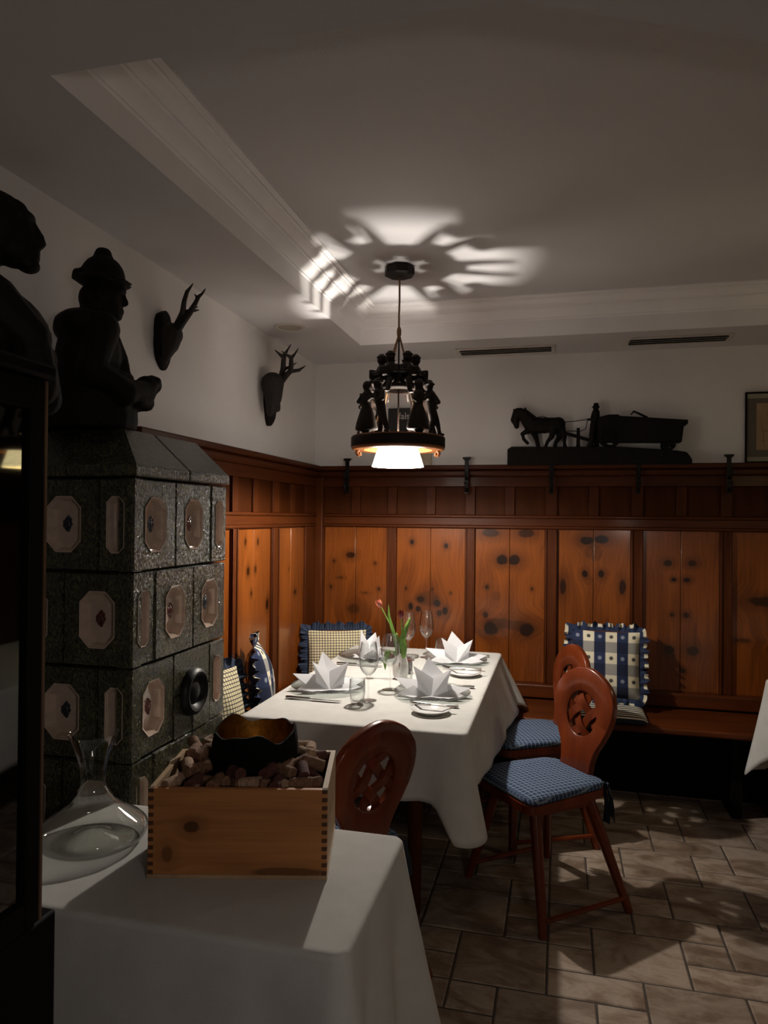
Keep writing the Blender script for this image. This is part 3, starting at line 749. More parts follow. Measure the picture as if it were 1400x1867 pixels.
trophy('small antlers on a dark shield beside the carved bust',
       oval(2.455, 2.185, .055, .105, .10, 2),
       [([W_(312, 610, -1.455), W_(310, 628, -1.45), W_(303, 652, -1.46)], [.034, .026, .012]), ([W_(316, 622, -1.44), W_(318, 632, -1.435)], [.018, .012])],
       [[([W_(318, 600, -1.445), W_(325, 588, -1.42), W_(333, 570, -1.385), W_(336, 548, -1.36), W_(341, 532, -1.35), W_(352, 517, -1.345)], [.011, .010, .009, .007, .006, .002]),
         ([W_(333, 570, -1.385), W_(343, 567, -1.37), W_(361, 559, -1.35)], [.007, .005, .002])],
        [([W_(323, 603, -1.425), W_(335, 585, -1.39), W_(346, 570, -1.36), W_(356, 553, -1.335), W_(362, 541, -1.325), W_(369, 535, -1.32), W_(375, 526, -1.315)], [.011, .010, .009, .007, .006, .004, .002]),
         ([W_(360, 545, -1.33), W_(355, 536, -1.33)], [.005, .002]), ([W_(350, 567, -1.36), W_(363, 565, -1.34)], [.006, .002])]])
trophy('branching stag antlers on a dark shield under the round ceiling speaker',
       oval(3.50, 2.115, .062, .125, .06, 5),
       [([W_(497, 700, -1.44), W_(498, 725, -1.43), W_(493, 752, -1.45)], [.045, .034, .016]), ([W_(505, 745, -1.42), W_(507, 738, -1.415)], [.014, .010])],
       [[([W_(506, 697, -1.44), W_(513, 685, -1.42), W_(516, 672, -1.41), W_(517, 655, -1.40), W_(518, 648, -1.395), W_(523, 640, -1.39), W_(530, 628, -1.385)], [.013, .012, .011, .010, .009, .005, .002]),
         ([W_(517, 652, -1.40), W_(510, 646, -1.39), W_(501, 638, -1.38)], [.009, .006, .002]), ([W_(516, 674, -1.41), W_(528, 669, -1.38), W_(541, 661, -1.36)], [.008, .005, .002])],
        [([W_(512, 697, -1.42), W_(522, 684, -1.39), W_(530, 676, -1.37), W_(531, 662, -1.36), W_(531, 652, -1.355), W_(537, 646, -1.35), W_(544, 635, -1.345)], [.013, .012, .011, .010, .009, .005, .002]),
         ([W_(531, 652, -1.355), W_(524, 648, -1.35), W_(513, 640, -1.345)], [.009, .006, .002]), ([W_(530, 677, -1.37), W_(545, 675, -1.35), W_(557, 667, -1.34)], [.009, .007, .002])]])

# ------------------------------------------------------------------ coat hooks over the wainscot cap
def hook(x, label):
    t = thing('coat_hook', label, 'hook', (x, YB-.078, 1.64), 0, 'iron coat hooks along the wainscot')
    mb = MB(); mb.bx((-.012, -.004, 0), (.012, .002, .205)); mb.box((0, -.001, .211), (.024, .007, .006)); mb.box((0, -.001, .203), (.017, .005, .005))
    mb.build('bar', MT['black_iron'], t, 30, None, None, .002)
    MB().tube([(0, -.004, .03), (0, -.030, .015), (0, -.055, .03), (0, -.062, .055)], [.008, .007, .006, .006], 10).build('lower_hook', MT['black_iron'], t)
    MB().tube([(0, -.004, .09), (0, -.04, .085), (0, -.065, .105), (0, -.07, .13)], [.008, .007, .006, .007], 10).build('upper_hook', MT['black_iron'], t)
    MB().sph((0, -.062, .06), .009, 10, 8).build('knob', MT['black_iron'], t)
for x, s_ in ((-1.266, 'black iron coat hook left of the hanging lamp'), (-.533, 'black iron coat hook between the lamp and the carved horse'), (-.048, 'black iron coat hook under the carved horse'),
              (.424, 'black iron coat hook under the carved cart'), (.887, 'black iron coat hook beside the framed drawing')): hook(x, s_)

# ------------------------------------------------------------------ carved horse, driver and cart on the cap rail
kart = thing('carved_horse_cart', 'dark carved wooden horse and driver pulling a loaded cart', 'sculpture', (.20, 4.20, ZC))
def kc(cx, cy, lat=0):
    px = 900+.2714*cx; py = 720+.2714*cy
    return Vector((-.295+(px-925)*.002947-.20, lat, (848-py)*.00315))
def kp(pts): return [(kc(*p).x, kc(*p).z) for p in pts]
MB().prism(kp([(90, 478), (90, 370), (120, 352), (500, 358), (870, 362), (1110, 380), (1240, 392), (1300, 402), (1320, 425), (1336, 450), (1336, 478)]), -.042, .042, 'y').build('base', MT['carved'], kart, 30, None, None, .004)
KS = .2714*.0030
horse = [
 ('c', [kc(270, 205), kc(350, 208), kc(440, 205)], [.050, .047, .044]), ('s', kc(445, 200), (.042, .040, .040)), ('s', kc(255, 195), (.045, .042, .05)),
 ('c', [kc(245, 180), kc(205, 135), kc(175, 118)], [.046, .036, .030]), ('c', [kc(160, 120), kc(140, 165), kc(152, 210)], [.031, .026, .015]),
 ('c', [kc(215, 110, -.012), kc(212, 82, -.012)], [.012, .003]), ('c', [kc(135, 105, .012), kc(127, 88, .012)], [.010, .003]),
 ('c', [kc(235, 245, -.02), kc(195, 265, -.02), kc(203, 300, -.02), kc(232, 328, -.02)], [.020, .013, .010, .010]),
 ('c', [kc(270, 240, .02), kc(295, 300, .02), kc(308, 352, .02)], [.022, .013, .012]),
 ('c', [kc(415, 230, -.02), kc(400, 290, -.02), kc(372, 320, -.02), kc(362, 348, -.02)], [.024, .015, .010, .010]),
 ('c', [kc(450, 230, .02), kc(455, 290, .02), kc(430, 325, .02), kc(425, 350, .02)], [.026, .015, .010, .011]),
 ('c', [kc(470, 225, 0), kc(490, 290, 0), kc(490, 325, 0), kc(495, 352, 0)], [.022, .014, .010, .012]),
 ('c', [kc(470, 190, 0), kc(485, 230, 0), kc(482, 270, 0)], [.012, .010, .006]),
]
obj('horse', blob(horse, .004, 2), MT['carved'], kart)
man = [
 ('s', kc(705, 95), (.017, .016, .020)), ('s', kc(704, 92), (.025, .022, .004)), ('l', [(.015, 0), (.014, .016), (.009, .020)], kc(706, 88)),
 ('c', [kc(705, 130), kc(700, 165), kc(697, 205)], [.022, .026, .022]), ('c', [kc(688, 210, -.012), kc(678, 280, -.012), kc(672, 348, -.012)], [.019, .015, .014]),
 ('c', [kc(708, 210, .014), kc(706, 280, .014), kc(712, 348, .014)], [.019, .015, .014]), ('c', [kc(715, 140, -.02), kc(700, 180, -.028), kc(650, 177, -.02)], [.011, .010, .007]),
 ('s', kc(668, 350, -.012), (.02, .012, .007)), ('s', kc(708, 350, .014), (.02, .012, .007)),
]
obj('driver', blob(man, .0035, 1), MT['carved'], kart)
MB().tube([kc(650, 176, -.02), kc(570, 186, -.022), kc(485, 192, -.024), kc(330, 150, -.03), kc(200, 180, -.03)], .0022, 6).build('rein', MT['carved'], kart)
MB().tube([kc(648, 178, -.02), kc(636, 240, -.02), kc(600, 254, -.02), kc(480, 250, -.02)], .0022, 6).build('rein', MT['carved'], kart)
MB().tube([kc(470, 255), kc(540, 275), kc(690, 320), kc(780, 320)], [.008, .010, .009, .010], 8).build('shaft', MT['carved'], kart)
MB().prism(kp([(575, 230), (596, 230), (600, 358), (572, 358)]), -.010, .010, 'y').build('post', MT['carved'], kart, 30)
MB().prism(kp([(715, 175), (735, 162), (790, 150), (850, 150), (870, 160), (1310, 195), (1308, 222), (1282, 236), (1270, 338), (900, 332), (720, 325)]), -.038, .036, 'y').build('cart_body', MT['carved'], kart, 30, None, None, .004)
for (cx, cy, r) in ((805, 292, .060), (1188, 352, .034)):
    for s_ in (-.041, .037):
        wq = MB(); c = kc(cx, cy, s_)
        wq.lathe([(r-.010, -.004), (r, -.005), (r, .005), (r-.010, .004), (r-.010, -.004)], 24)
        for k in range(6): wq.tube([(0, 0, 0), ((r-.006)*math.cos(k*PI/3), (r-.006)*math.sin(k*PI/3), 0)], .004, 6)
        wq.lathe([(.0005, -.008), (.012, -.008), (.012, .008), (.0005, .008)], 10)
        wq.build('wheel', MT['carved'], kart, 30, c, (PI/2, 0, 0))
MB().tube([kc(1052, 172), kc(1000, 145), kc(960, 127), kc(940, 150)], [.007, .006, .006, .003], 8).build('brake_lever', MT['carved'], kart)

# ------------------------------------------------------------------ framed drawing and the black award plaque
pc = thing('framed_drawing', 'narrow framed sepia drawing leaning on the wainscot at the right', 'picture', (1.16, 4.232, ZC+.001))
mb = MB()
for a, b in (((-.18, -.010, 0), (.18, .008, .008)), ((-.18, -.010, .378), (.18, .008, .386)), ((-.18, -.010, .008), (-.173, .008, .378)), ((.173, -.010, .008), (.18, .008, .378))): mb.bx(a, b)
mb.build('frame', MT['cab_wood'], pc, 30)
MB().bx((-.173, -.002, .008), (.173, .006, .378)).build('mount', MT['mount'], pc, 0)
for z in (.009, .352): MB().bx((-.173, -.004, z), (.173, -.002, z+.024)).build('mount_strip', MT['mount_light'], pc, 0)
dg_ = MB().bx((-.125, -.004, .07), (.125, -.002, .325)).build('drawing', MT['paper'], pc, 0)
for pts in ([(-.10, .21), (-.10, .19), (-.092, .17), (-.09, .12), (-.085, .09)], [(-.09, .178), (-.06, .176), (.03, .18)], [(-.09, .172), (.03, .172)], [(-.07, .28), (-.05, .28), (-.05, .255), (-.07, .255), (-.07, .28)], [(-.10, .12), (-.06, .118)], [(-.02, .2), (0, .24), (.02, .2)]):
    MB().tube([(p[0], -.0045, p[1]) for p in pts], .0012, 4).build('ink_line', MT['ink'], dg_, 0)
pl = thing('award_plaque', 'small black award plaque standing on the wainscot behind the hanging lamp', 'plaque', (-.89, 4.232, ZC+.001))
MB().bx((-.135, -.008, .115), (.135, .006, .352)).build('black_panel', MT['plaque'], pl, 30, None, None, .002)
MB().bx((-.135, -.008, 0), (.135, .006, .113)).build('lower_panel', MT['plaque_cream'], pl, 30, None, None, .002)
cu = bpy.data.curves.new('lettering', 'FONT'); cu.body = 'falstaff'; cu.size = .056; cu.align_x = 'CENTER'; cu.extrude = .0004
to = bpy.data.objects.new('tmp_text', cu); COL.objects.link(to)
dgx = bpy.context.evaluated_depsgraph_get(); tm = bpy.data.meshes.new_from_object(to.evaluated_get(dgx)); bpy.data.objects.remove(to)
tm.materials.clear()
obj('lettering', tm, MT['letter'], pl, (0, -.0088, .285), (PI/2, 0, 0))

# ------------------------------------------------------------------ hanging lamps
couple = blob([
 ('l', [(.044, .012), (.046, .02), (.040, .05), (.028, .09), (.018, .118)], (0, -.036, 0)),
 ('c', [(0, -.036, .115), (0, -.034, .160)], [.018, .021]), ('s', (0, -.034, .198), (.020, .019, .023)), ('c', [(0, -.034, .16), (0, -.034, .19)], [.012, .010]),
 ('c', [(.006, -.054, .158), (.012, -.070, .135), (.012, -.048, .125)], [.011, .010, .008]), ('c', [(-.004, -.014, .160), (.01, .01, .150), (.006, .03, .165)], [.011, .009, .009]),
 ('c', [(0, -.045, .014), (.006, -.047, -.001)], [.010, .008]), ('c', [(0, -.026, .014), (.006, -.024, -.001)], [.010, .008]),
 ('c', [(0, .036, .105), (0, .046, .055), (-.006, .036, .004)], [.016, .013, .010]), ('c', [(0, .046, .105), (.006, .064, .055), (.004, .082, .004)], [.016, .013, .010]),
 ('s', (.012, .034, 0), (.016, .010, .006)), ('s', (.014, .086, 0), (.016, .010, .006)),
 ('c', [(0, .040, .108), (0, .032, .160)], [.020, .024]), ('s', (0, .024, .197), (.018, .018, .022)), ('s', (0, .024, .207), (.026, .026, .004)), ('s', (0, .024, .215), (.016, .016, .012)),
 ('c', [(.004, .052, .160), (.016, .064, .135), (.02, .04, .125)], [.011, .010, .008]), ('c', [(.0, .01, .158), (.016, -.014, .140)], [.010, .008]),
], .0045, 2)
sitter = blob([
 ('s', (-.006, 0, .012), (.026, .030, .018)), ('c', [(-.004, 0, .02), (-.004, 0, .072)], [.024, .026]), ('s', (.0, 0, .118), (.020, .019, .023)), ('c', [(0, 0, .08), (0, 0, .105)], [.012, .011]),
 ('s', (.0, 0, .132), (.024, .024, .005)), ('s', (0, 0, .138), (.015, .015, .010)),
 ('c', [(0, -.014, .012), (.042, -.020, .012), (.056, -.022, -.045)], [.014, .013, .010]), ('c', [(0, .014, .012), (.044, .022, .008), (.066, .026, -.040)], [.014, .013, .010]),
 ('s', (.066, -.022, -.05), (.017, .009, .007)), ('s', (.077, .026, -.046), (.017, .009, .007)),
 ('c', [(0, -.028, .075), (.016, -.036, .05), (.036, -.016, .05)], [.011, .010, .008]), ('c', [(0, .028, .075), (.016, .038, .05), (.036, .018, .05)], [.011, .010, .008]),
 ('b', (.040, 0, .05), (.012, .022, .020)),
], .0045, 2)
def pendant(label, loc, power, shade_mat):
    """loc = point on the tray ceiling above the lamp"""
    t = thing('pendant_lamp', label, 'lamp', loc, 0, 'carved pendant lamps over the tables')
    Z = lambda z: z-loc[2]
    mb = MB(); mb.lathe([(.0005, Z(2.606)), (.060, Z(2.606)), (.070, Z(2.612)), (.070, Z(2.640)), (.062, Z(2.6495)), (.0005, Z(2.6495))], 8)
    mb.build('ceiling_rose', MT['lamp_dark'], t, 20)
    MB().tube([(0, 0, Z(2.606)), (.001, 0, Z(2.5)), (-.001, 0, Z(2.42)), (0, 0, Z(2.33))], .0045, 8).build('cord', MT['rope'], t)
    MB().lathe([(.004, Z(2.375)), (.009, Z(2.365)), (.011, Z(2.355)), (.010, Z(2.335)), (.005, Z(2.325))], 12).build('knot', MT['rope'], t)
    for k in range(4):
        a = math.radians(13.9+40+90*k)
        MB().tube([(0, 0, Z(2.34)), (.052*math.cos(a), .052*math.sin(a), Z(2.2)), (.070*math.cos(a), .070*math.sin(a), Z(2.115)), (.150*math.cos(a), .150*math.sin(a), Z(1.868))], .0048, 6).build('hanging_rope', MT['rope'], t)
    mb = MB(); mb.lathe([(.058, Z(2.078)), (.098, Z(2.078)), (.102, Z(2.083)), (.102, Z(2.094)), (.098, Z(2.099)), (.058, Z(2.099)), (.058, Z(2.078))], 40)
    mb.build('upper_ring', MT['lamp_dark'], t, 30)
    mb = MB(); mb.lathe([(.156, Z(1.806)), (.205, Z(1.806)), (.213, Z(1.811)), (.2145, Z(1.82)), (.2145, Z(1.860)), (.210, Z(1.868)), (.158, Z(1.868)), (.154, Z(1.86)), (.154, Z(1.812)), (.156, Z(1.806))], 56)
    mb.build('lower_ring', MT['lamp_wood'], t, 30)
    mb = MB(); mb.lathe([(.2146, Z(1.818)), (.2156, Z(1.82)), (.2156, Z(1.86)), (.2146, Z(1.862))], 56); mb.build('ring_band', MT['lamp_dark'], t, 30)
    for k in range(2):
        a = math.radians(13.9)+k*PI
        if True:
            c = Vector((.182*math.cos(a), .182*math.sin(a), Z(1.806)))
            o = MB().tube([c+Vector((0, 0, 0)), c+Vector((.006*math.cos(a), .006*math.sin(a), -.014)), c+Vector((.001, 0, -.024)), c+Vector((-.010*math.cos(a), -.010*math.sin(a), -.022)), c+Vector((-.008*math.cos(a), -.008*math.sin(a), -.010))], [.010, .009, .008, .007, .005], 8)
            o.build('scroll', MT['lamp_wood'], t)
    for k in range(4):
        a = math.radians(13.9+(-47, 47, 133, 227)[k])
        obj('carved_dancers', couple, MT['lamp_dark'], t, (.166*math.cos(a), .166*math.sin(a), Z(1.872)), (0, 0, a)).scale = (1.1, 1.12, 1.06)
    for k in range(6):
        a = math.radians(13.9+60*k)
        obj('carved_musician', sitter, MT['lamp_dark'], t, (.078*math.cos(a), .078*math.sin(a), Z(2.101)), (0, 0, a)).scale = (1.1, 1.15, 1.0)
    mb = MB(); mb.lathe([(.1175, Z(1.733)), (.1165, Z(1.738)), (.0885, Z(1.826)), (.0720, Z(1.879))], 56)
    sh = mb.build('shade', shade_mat, t, 60)
    mb = MB(); mb.lathe([(.1172, Z(1.7345)), (.1185, Z(1.7335)), (.1180, Z(1.731)), (.1170, Z(1.732))], 56); mb.build('rim_wire', shade_mat, sh, 60)
    mb = MB()
    for k in range(80):
        a = 2*PI*k/80; r = .1150; z = Z(1.7452)+.0012*math.sin(k*1.3)
        mb.box((r*math.cos(a), r*math.sin(a), z), (.0008, .0034, .0006), Matrix.Rotation(a, 3, 'Z'))
    mb.build('stitching', MT['lamp_dark'], sh, 0)
    MB().lathe([(.004, Z(2.33)), (.004, Z(1.86)), (.017, Z(1.855)), (.017, Z(1.815)), (.012, Z(1.808)), (.0005, Z(1.806))], 14).build('bulb_holder', MT['lamp_dark'], t)
    for k in range(3):
        a = 2*PI*k/3+.3
        MB().tube([(.015*math.cos(a), .015*math.sin(a), Z(1.85)), (.0735*math.cos(a), .0735*math.sin(a), Z(1.872))], .0015, 6).build('shade_spoke', MT['black_iron'], t)
    bb = MB(); bb.sph((0, 0, Z(1.762)), .026, 20, 14); bulb = bb.build('bulb', MT['glass'], t)
    l = bpy.data.lights.new('bulb_light', 'POINT'); l.energy = power; l.color = (1.0, .925, .84); l.shadow_soft_size = .018
    lo = bpy.data.objects.new('bulb_light', l); COL.objects.link(lo); lo.parent = t; lo.location = (0, 0, Z(1.760))
    return t
def shade_m(name, col, strength):
    m, nt, bs = nodes(name)
    n = noise(nt, coord(nt), 60, 4); k = maprange(nt, n, .3, .7, .85, 1.1, 'LINEAR')
    c = mixc(nt, 1.0, tuple(col), comb(nt, k, k, k), 'MULTIPLY')
    lnk(nt, c, bs.inputs['Base Color']); lnk(nt, c, bs.inputs['Emission Color'])
    bs.inputs['Emission Strength'].default_value = strength; bs.inputs['Roughness'].default_value = .9
    return m
pendant('lit pendant lamp with white shade and carved dancers over the laid table', (-.722, 3.172, ZT), BULB_MAIN, shade_m('shade_main', (1.0, .92, .82), 19.0))
pendant('second carved pendant lamp over the right-hand table, seen mirrored in the cabinet glass', (1.30, 3.05, ZT), BULB_SIDE, shade_m('shade_side', (1.0, .84, .42), 5.0))
# ------------------------------------------------------------------ tables and cloths
def table(label, x0, x1, y0, y1, z, inset=.07):
    t = thing('dining_table', label, 'table', ((x0+x1)/2, (y0+y1)/2, 0))
    hx, hy = (x1-x0)/2-.01, (y1-y0)/2-.01
    MB().bx((-hx, -hy, z-.035), (hx, hy, z-.006)).build('tabletop', MT['pine_rail'], t, 30, None, None, .004)
    for sx in (-1, 1):
        for sy in (-1, 1):
            MB().lathe([(.022, 0), (.024, .02), (.032, z-.12), (.034, z-.035)], 12, (sx*(hx-inset), sy*(hy-inset), 0)).build('leg', MT['pine_frame'], t)
    mb = MB(); e = inset
    for a, b in (((-hx+e, -hy+e-.012), (hx-e, -hy+e+.012)), ((-hx+e, hy-e-.012), (hx-e, hy-e+.012)), ((-hx+e-.012, -hy+e), (-hx+e+.012, hy-e)), ((hx-e-.012, -hy+e), (hx-e+.012, hy-e))):
        mb.bx((a[0], a[1], z-.11), (b[0], b[1], z-.035))
    mb.build('apron', MT['pine_rail'], t, 30)
    return t
def cloth(name, label, x0, x1, y0, y1, z, drop, corner, seed, flare=.03, cflare=.10, waves=.010, sag=None, tight={}, lean=0):
    """a linen cloth: flat top, rounded over the edge, hanging in soft folds that deepen at the corners"""
    rr = random.Random(seed); r = .012
    cx, cy = (x0+x1)/2, (y0+y1)/2; hx, hy = (x1-x0)/2, (y1-y0)/2
    per = []
    cr = .018
    def edge(pts): per.extend(pts)
    nx = max(12, int(hx*2/.022)); ny = max(12, int(hy*2/.022))
    def arc(ax, ay, a0):
        return [((ax+cr*math.cos(a0+q*PI/2/8)), (ay+cr*math.sin(a0+q*PI/2/8)), (math.cos(a0+q*PI/2/8), math.sin(a0+q*PI/2/8))) for q in range(9)]
    L_ = lambda a, b, n: [a+(b-a)*(i+.5)/n for i in range(n)]
    per += [(v, -hy, (0, -1)) for v in L_(-hx+cr, hx-cr, nx)]+arc(hx-cr, -hy+cr, -PI/2)
    per += [(hx, v, (1, 0)) for v in L_(-hy+cr, hy-cr, ny)]+arc(hx-cr, hy-cr, 0)
    per += [(v, hy, (0, 1)) for v in L_(hx-cr, -hx+cr, nx)]+arc(-hx+cr, hy-cr, PI/2)
    per += [(-hx, v, (-1, 0)) for v in L_(hy-cr, -hy+cr, ny)]+arc(-hx+cr, -hy+cr, PI)
    n = len(per)
    ph = [rr.uniform(0, 6.3) for _ in range(5)]
    def cd(x, y): return min(math.hypot(abs(x)-hx, abs(y)-hy), 9)
    rows = []
    rows.append([(x*.97, y*.97, 0) for x, y, _ in per])
    for q in range(4):
        a = PI/2*q/3
        rows.append([(x+nn[0]*r*math.sin(a), y+nn[1]*r*math.sin(a), -r*(1-math.cos(a))) for x, y, nn in per])
    M_ = 14
    arcs = 0; s_acc = [0]
    for i in range(1, n): s_acc.append(s_acc[-1]+math.hypot(per[i][0]-per[i-1][0], per[i][1]-per[i-1][1]))
    for q in range(1, M_+1):
        t = q/M_; row = []
        for i, (x, y, nn) in enumerate(per):
            d = cd(x, y); kf = math.exp(-(d/.07)**2); kb = math.exp(-(d/.24)**2)
            side = ('l' if x < 0 else 'r')+('b' if y > 0 else 'f'); cm = tight.get(side, 1.0)
            dp = drop+corner*kf*cm + (sag(x+cx, y+cy) if sag else 0)
            s_ = s_acc[i]
            wv = waves*(math.sin(s_*9+ph[0])+.7*math.sin(s_*17+ph[1])+.4*math.sin(s_*31+ph[2]))*t*(1-kf)
            fold = -.035*math.exp(-((d-.13)/.05)**2)*t           # pleat either side of the corner
            o = r+flare*t+cflare*kf*cm*t**1.1+wv+fold+lean*t*max(0, nn[0])*(.5+.5*y/hy)
            if 'back' in tight and nn[1] > .3: o = r+.006*t
            o = max(o, .002)
            row.append((x+nn[0]*o, y+nn[1]*o, -r-(dp-r)*t))
        rows.append(row)
    mb = MB()
    for row in rows: mb.v += row
    for j in range(len(rows)-1):
        for i in range(n): mb.f.append((j*n+i, j*n+(i+1) % n, (j+1)*n+(i+1) % n, (j+1)*n+i))
    # top with faint creases
    nu, nv = 26, 40
    mb.f.append(tuple(range(n)))
    o = mb.build(name, MT['linen'], None, 50, (cx, cy, z))
    tag(o, label, 'tablecloth')
    sd = o.modifiers.new('thickness', 'SOLIDIFY'); sd.thickness = .0012; sd.offset = -1
    return o
TX0, TX1, TY0, TY1, TZ = -1.135, -.312, 2.435, 3.935, .76
table('dining table under the pale linen cloth in the bench corner', TX0, TX1, TY0, TY1, TZ-.002, .20)
cloth('tablecloth', 'pale linen cloth over the laid dining table', TX0, TX1, TY0, TY1, TZ, .245, .115, 4, .012, .060, .006, None, {'lb': .03, 'lf': .03, 'rb': .35}, .11)
table('side table carrying the wooden box and decanter in the foreground', -1.20, -.358, 1.172, 1.63, .748, .05)
cloth('tablecloth', 'grey linen cloth on the foreground side table', -1.20, -.358, 1.172, 1.63, .75, .66, .05, 9, .035, .10, .012, None, {'back': 1, 'lb': .2}, .03)
table('second dining table under a cloth at the right edge', 0.95, 1.73, 2.20, 3.66, TZ-.002)
cloth('tablecloth', 'linen cloth hanging over the table at the right edge', 0.95, 1.73, 2.20, 3.66, TZ, .33, .13, 14, .02, .07, .006)

# ------------------------------------------------------------------ chairs
def half_w(h):
    pts = [(0, .088), (.03, .086), (.07, .088), (.12, .104), (.17, .134), (.22, .160), (.27, .174), (.31, .175), (.35, .163), (.385, .138), (.41, .105), (.43, .062), (.439, .030), (.442, 0)]
    for (a, va), (b, vb) in zip(pts, pts[1:]):
        if a <= h <= b: 
            t = (h-a)/(b-a); return va+(vb-va)*t
    return 0
def chair_meshes():
    out = {}
    # backrest board in local yz, thickness along x; hole ringed
    hc, hr = .252, .090
    outl = []
    N_ = 72
    for k in range(N_):
        a = 2*PI*k/N_; dy, dz = math.cos(a), math.sin(a); lo, hi = .05, .6
        for _ in range(40):
            m_ = (lo+hi)/2; yy, zz = dy*m_, hc+dz*m_
            inside = (0 <= zz <= .442) and abs(yy) <= half_w(zz)
            if inside: lo = m_
            else: hi = m_
        outl.append((dy*lo, hc+dz*lo))
    b = MB(); th = .014
    rings = []
    def ring(pts, x): rings.append([(x, p[0], p[1]) for p in pts])
    hole = lambda r_: [(r_*.96*math.cos(2*PI*k/N_), hc+r_*math.sin(2*PI*k/N_)) for k in range(N_)]
    shr = lambda s_: [(p[0]*s_, hc+(p[1]-hc)*s_) for p in outl]
    ring(hole(hr), -th+.004); ring(hole(hr+.005), -th); ring(shr(.97), -th); ring(shr(.992), -th+.003); ring(outl, -th+.008); ring(outl, th-.008); ring(shr(.992), th-.003); ring(shr(.97), th); ring(hole(hr+.005), th); ring(hole(hr), th-.004); ring(hole(hr), -th+.004)
    for r_ in rings: b.v += r_
    for i in range(len(rings)-1):
        for k in range(N_): b.f.append((i*N_+k, i*N_+(k+1) % N_, (i+1)*N_+(k+1) % N_, (i+1)*N_+k))
    out['backrest'] = b.mesh('backrest', 40)
    b = MB(); b.lathe([(hr-.006, -.012), (hr+.008, -.018), (hr+.012, -.014)], 48); 
    # woven lattice strips inside the hole
    strips = []
    for d in (0, 1):
        for q in (-.034, .034):
            s_ = MB(); Ln = math.sqrt(max(.0001, hr*hr-q*q)); path = []
            for k in range(13):
                u = -Ln+2*Ln*k/12; wv = .007*math.sin(PI*u/.068)*(1 if q > 0 else -1)*(1 if d else -1)
                c45 = math.cos(PI/4)
                p = (u, q) if d == 0 else (q, u)
                path.append((wv, (p[0]-p[1])*c45, hc+(p[0]+p[1])*c45))
            # flat strip: box sections
            hw = .018
            dirv = Vector((0, c45 if d == 0 else -c45, c45)); side = Vector((0, -c45 if d == 0 else c45, c45)) if d == 0 else Vector((0, c45, c45))
            vs_ = []
            for p in path:
                p = Vector(p)
                for sx, sw in ((-.005, -1), (-.005, 1), (.005, 1), (.005, -1)):
                    vs_.append(p+Vector((sx, 0, 0))+side*(hw*sw*(.8 if sx < 0 else 1)))
            fs = [(i*4+k, i*4+(k+1) % 4, (i+1)*4+(k+1) % 4, (i+1)*4+k) for i in range(12) for k in range(4)]+[(0, 1, 2, 3), (48, 49, 50, 51)]
            s_.add(vs_, fs); strips.append(s_.mesh('lattice_strip', 30))
    out['strips'] = strips
    # seat: rounded trapezoid (front = +x)
    seat = []
    def rnd(pts, r_=.05, n=5):
        o = []
        m_ = len(pts)
        for i in range(m_):
            a, b_, c = Vector(pts[i-1]), Vector(pts[i]), Vector(pts[(i+1) % m_])
            p0 = b_+(a-b_).normalized()*r_; p1 = b_+(c-b_).normalized()*r_
            for k in range(n+1):
                t = k/n; o.append(tuple(p0*(1-t)**2+b_*2*t*(1-t)+p1*t*t))
        return o
    sp_ = rnd([(.235, -.205), (.235, .205), (-.175, .165), (-.175, -.165)], .06)
    b = MB(); b.prism(sp_, .420, .452, 'z'); out['seat'] = b.mesh('seat', 40)
    b = MB()
    b.bx((-.13, -.14, .385), (.17, -.11, .42)); b.bx((-.13, .11, .385), (.17, .14, .42)); b.bx((-.06, -.11, .39), (-.02, .11, .42)); b.bx((.08, -.11, .39), (.12, .11, .42))
    out['underframe'] = b.mesh('underframe', 30)
    out['legs'] = []
    for (tx, ty, bx_, by_) in ((.15, .125, .205, .245), (.15, -.125, .205, -.245), (-.11, .125, -.205, .245), (-.11, -.125, -.205, -.245)):
        b = MB(); n = 8
        b.tube([(bx_, by_, 0), (bx_+(tx-bx_)*.5, by_+(ty-by_)*.5, .20), (tx, ty, .40)], [.016, .020, .023], 8)
        m_ = b.mesh('leg', 60); out['legs'].append(m_)
    out['runners'] = []
    for s_ in (-1, 1):
        b = MB(); b.tube([(.19, s_*.238, .055), (-.19, s_*.238, .055)], .010, 6); out['runners'].append(b.mesh('stretcher', 40))
    # cushion pad with UV check (pad frame: x front, y side)
    b = MB()
    cp = [(p[0]*.97, p[1]*.98) for p in sp_]
    cc = Vector((.03, 0))
    NR = len(cp)
    rows = [(1.0, .012), (1.02, .020), (1.0, .032), (.95, .038), (.8, .041), (.6, .043), (.4, .044), (.2, .044), (.0, .044)]
    uvm = {}
    for (s_, z) in rows:
        for p in cp:
            q = cc+(Vector(p)-cc)*s_; i = len(b.v); b.v.append((q.x, q.y, .452+z-.010+.003*math.sin(q.x*30)*math.cos(q.y*24)*(1 if s_ < .99 else 0))); uvm[i] = (q.x/.42+.5, q.y/.42+.5+z*1.5*(s_ > .98))
    for j in range(len(rows)-1):
        for k in range(NR): b.f.append((j*NR+k, j*NR+(k+1) % NR, (j+1)*NR+(k+1) % NR, (j+1)*NR+k))
    for k in range(NR):
        i = len(b.v)
    b.f.append(tuple(range(NR)))
    b.uv = uvm
    out['pad'] = b.mesh('pad', 50)
    out['ties'] = []
    for s_ in (-1, 1):
        b = MB(); rr = random.Random(s_+5)
        for (dx, ln) in ((0, .15), (.018, .12)):
            def f(u, v, dx=dx, ln=ln): 
                return (-.17-.012*math.sin(v*3)-dx*.3, s_*(.135+.02*v)+(u-.5)*(.012+.028*v)+dx*s_, .462-v*ln if v > .12 else .462+.006*math.sin(v*20))
            b.grid(f, 3, 10)
        out['ties'].append(b.mesh('tie', 60))
    return out
CM = chair_meshes()
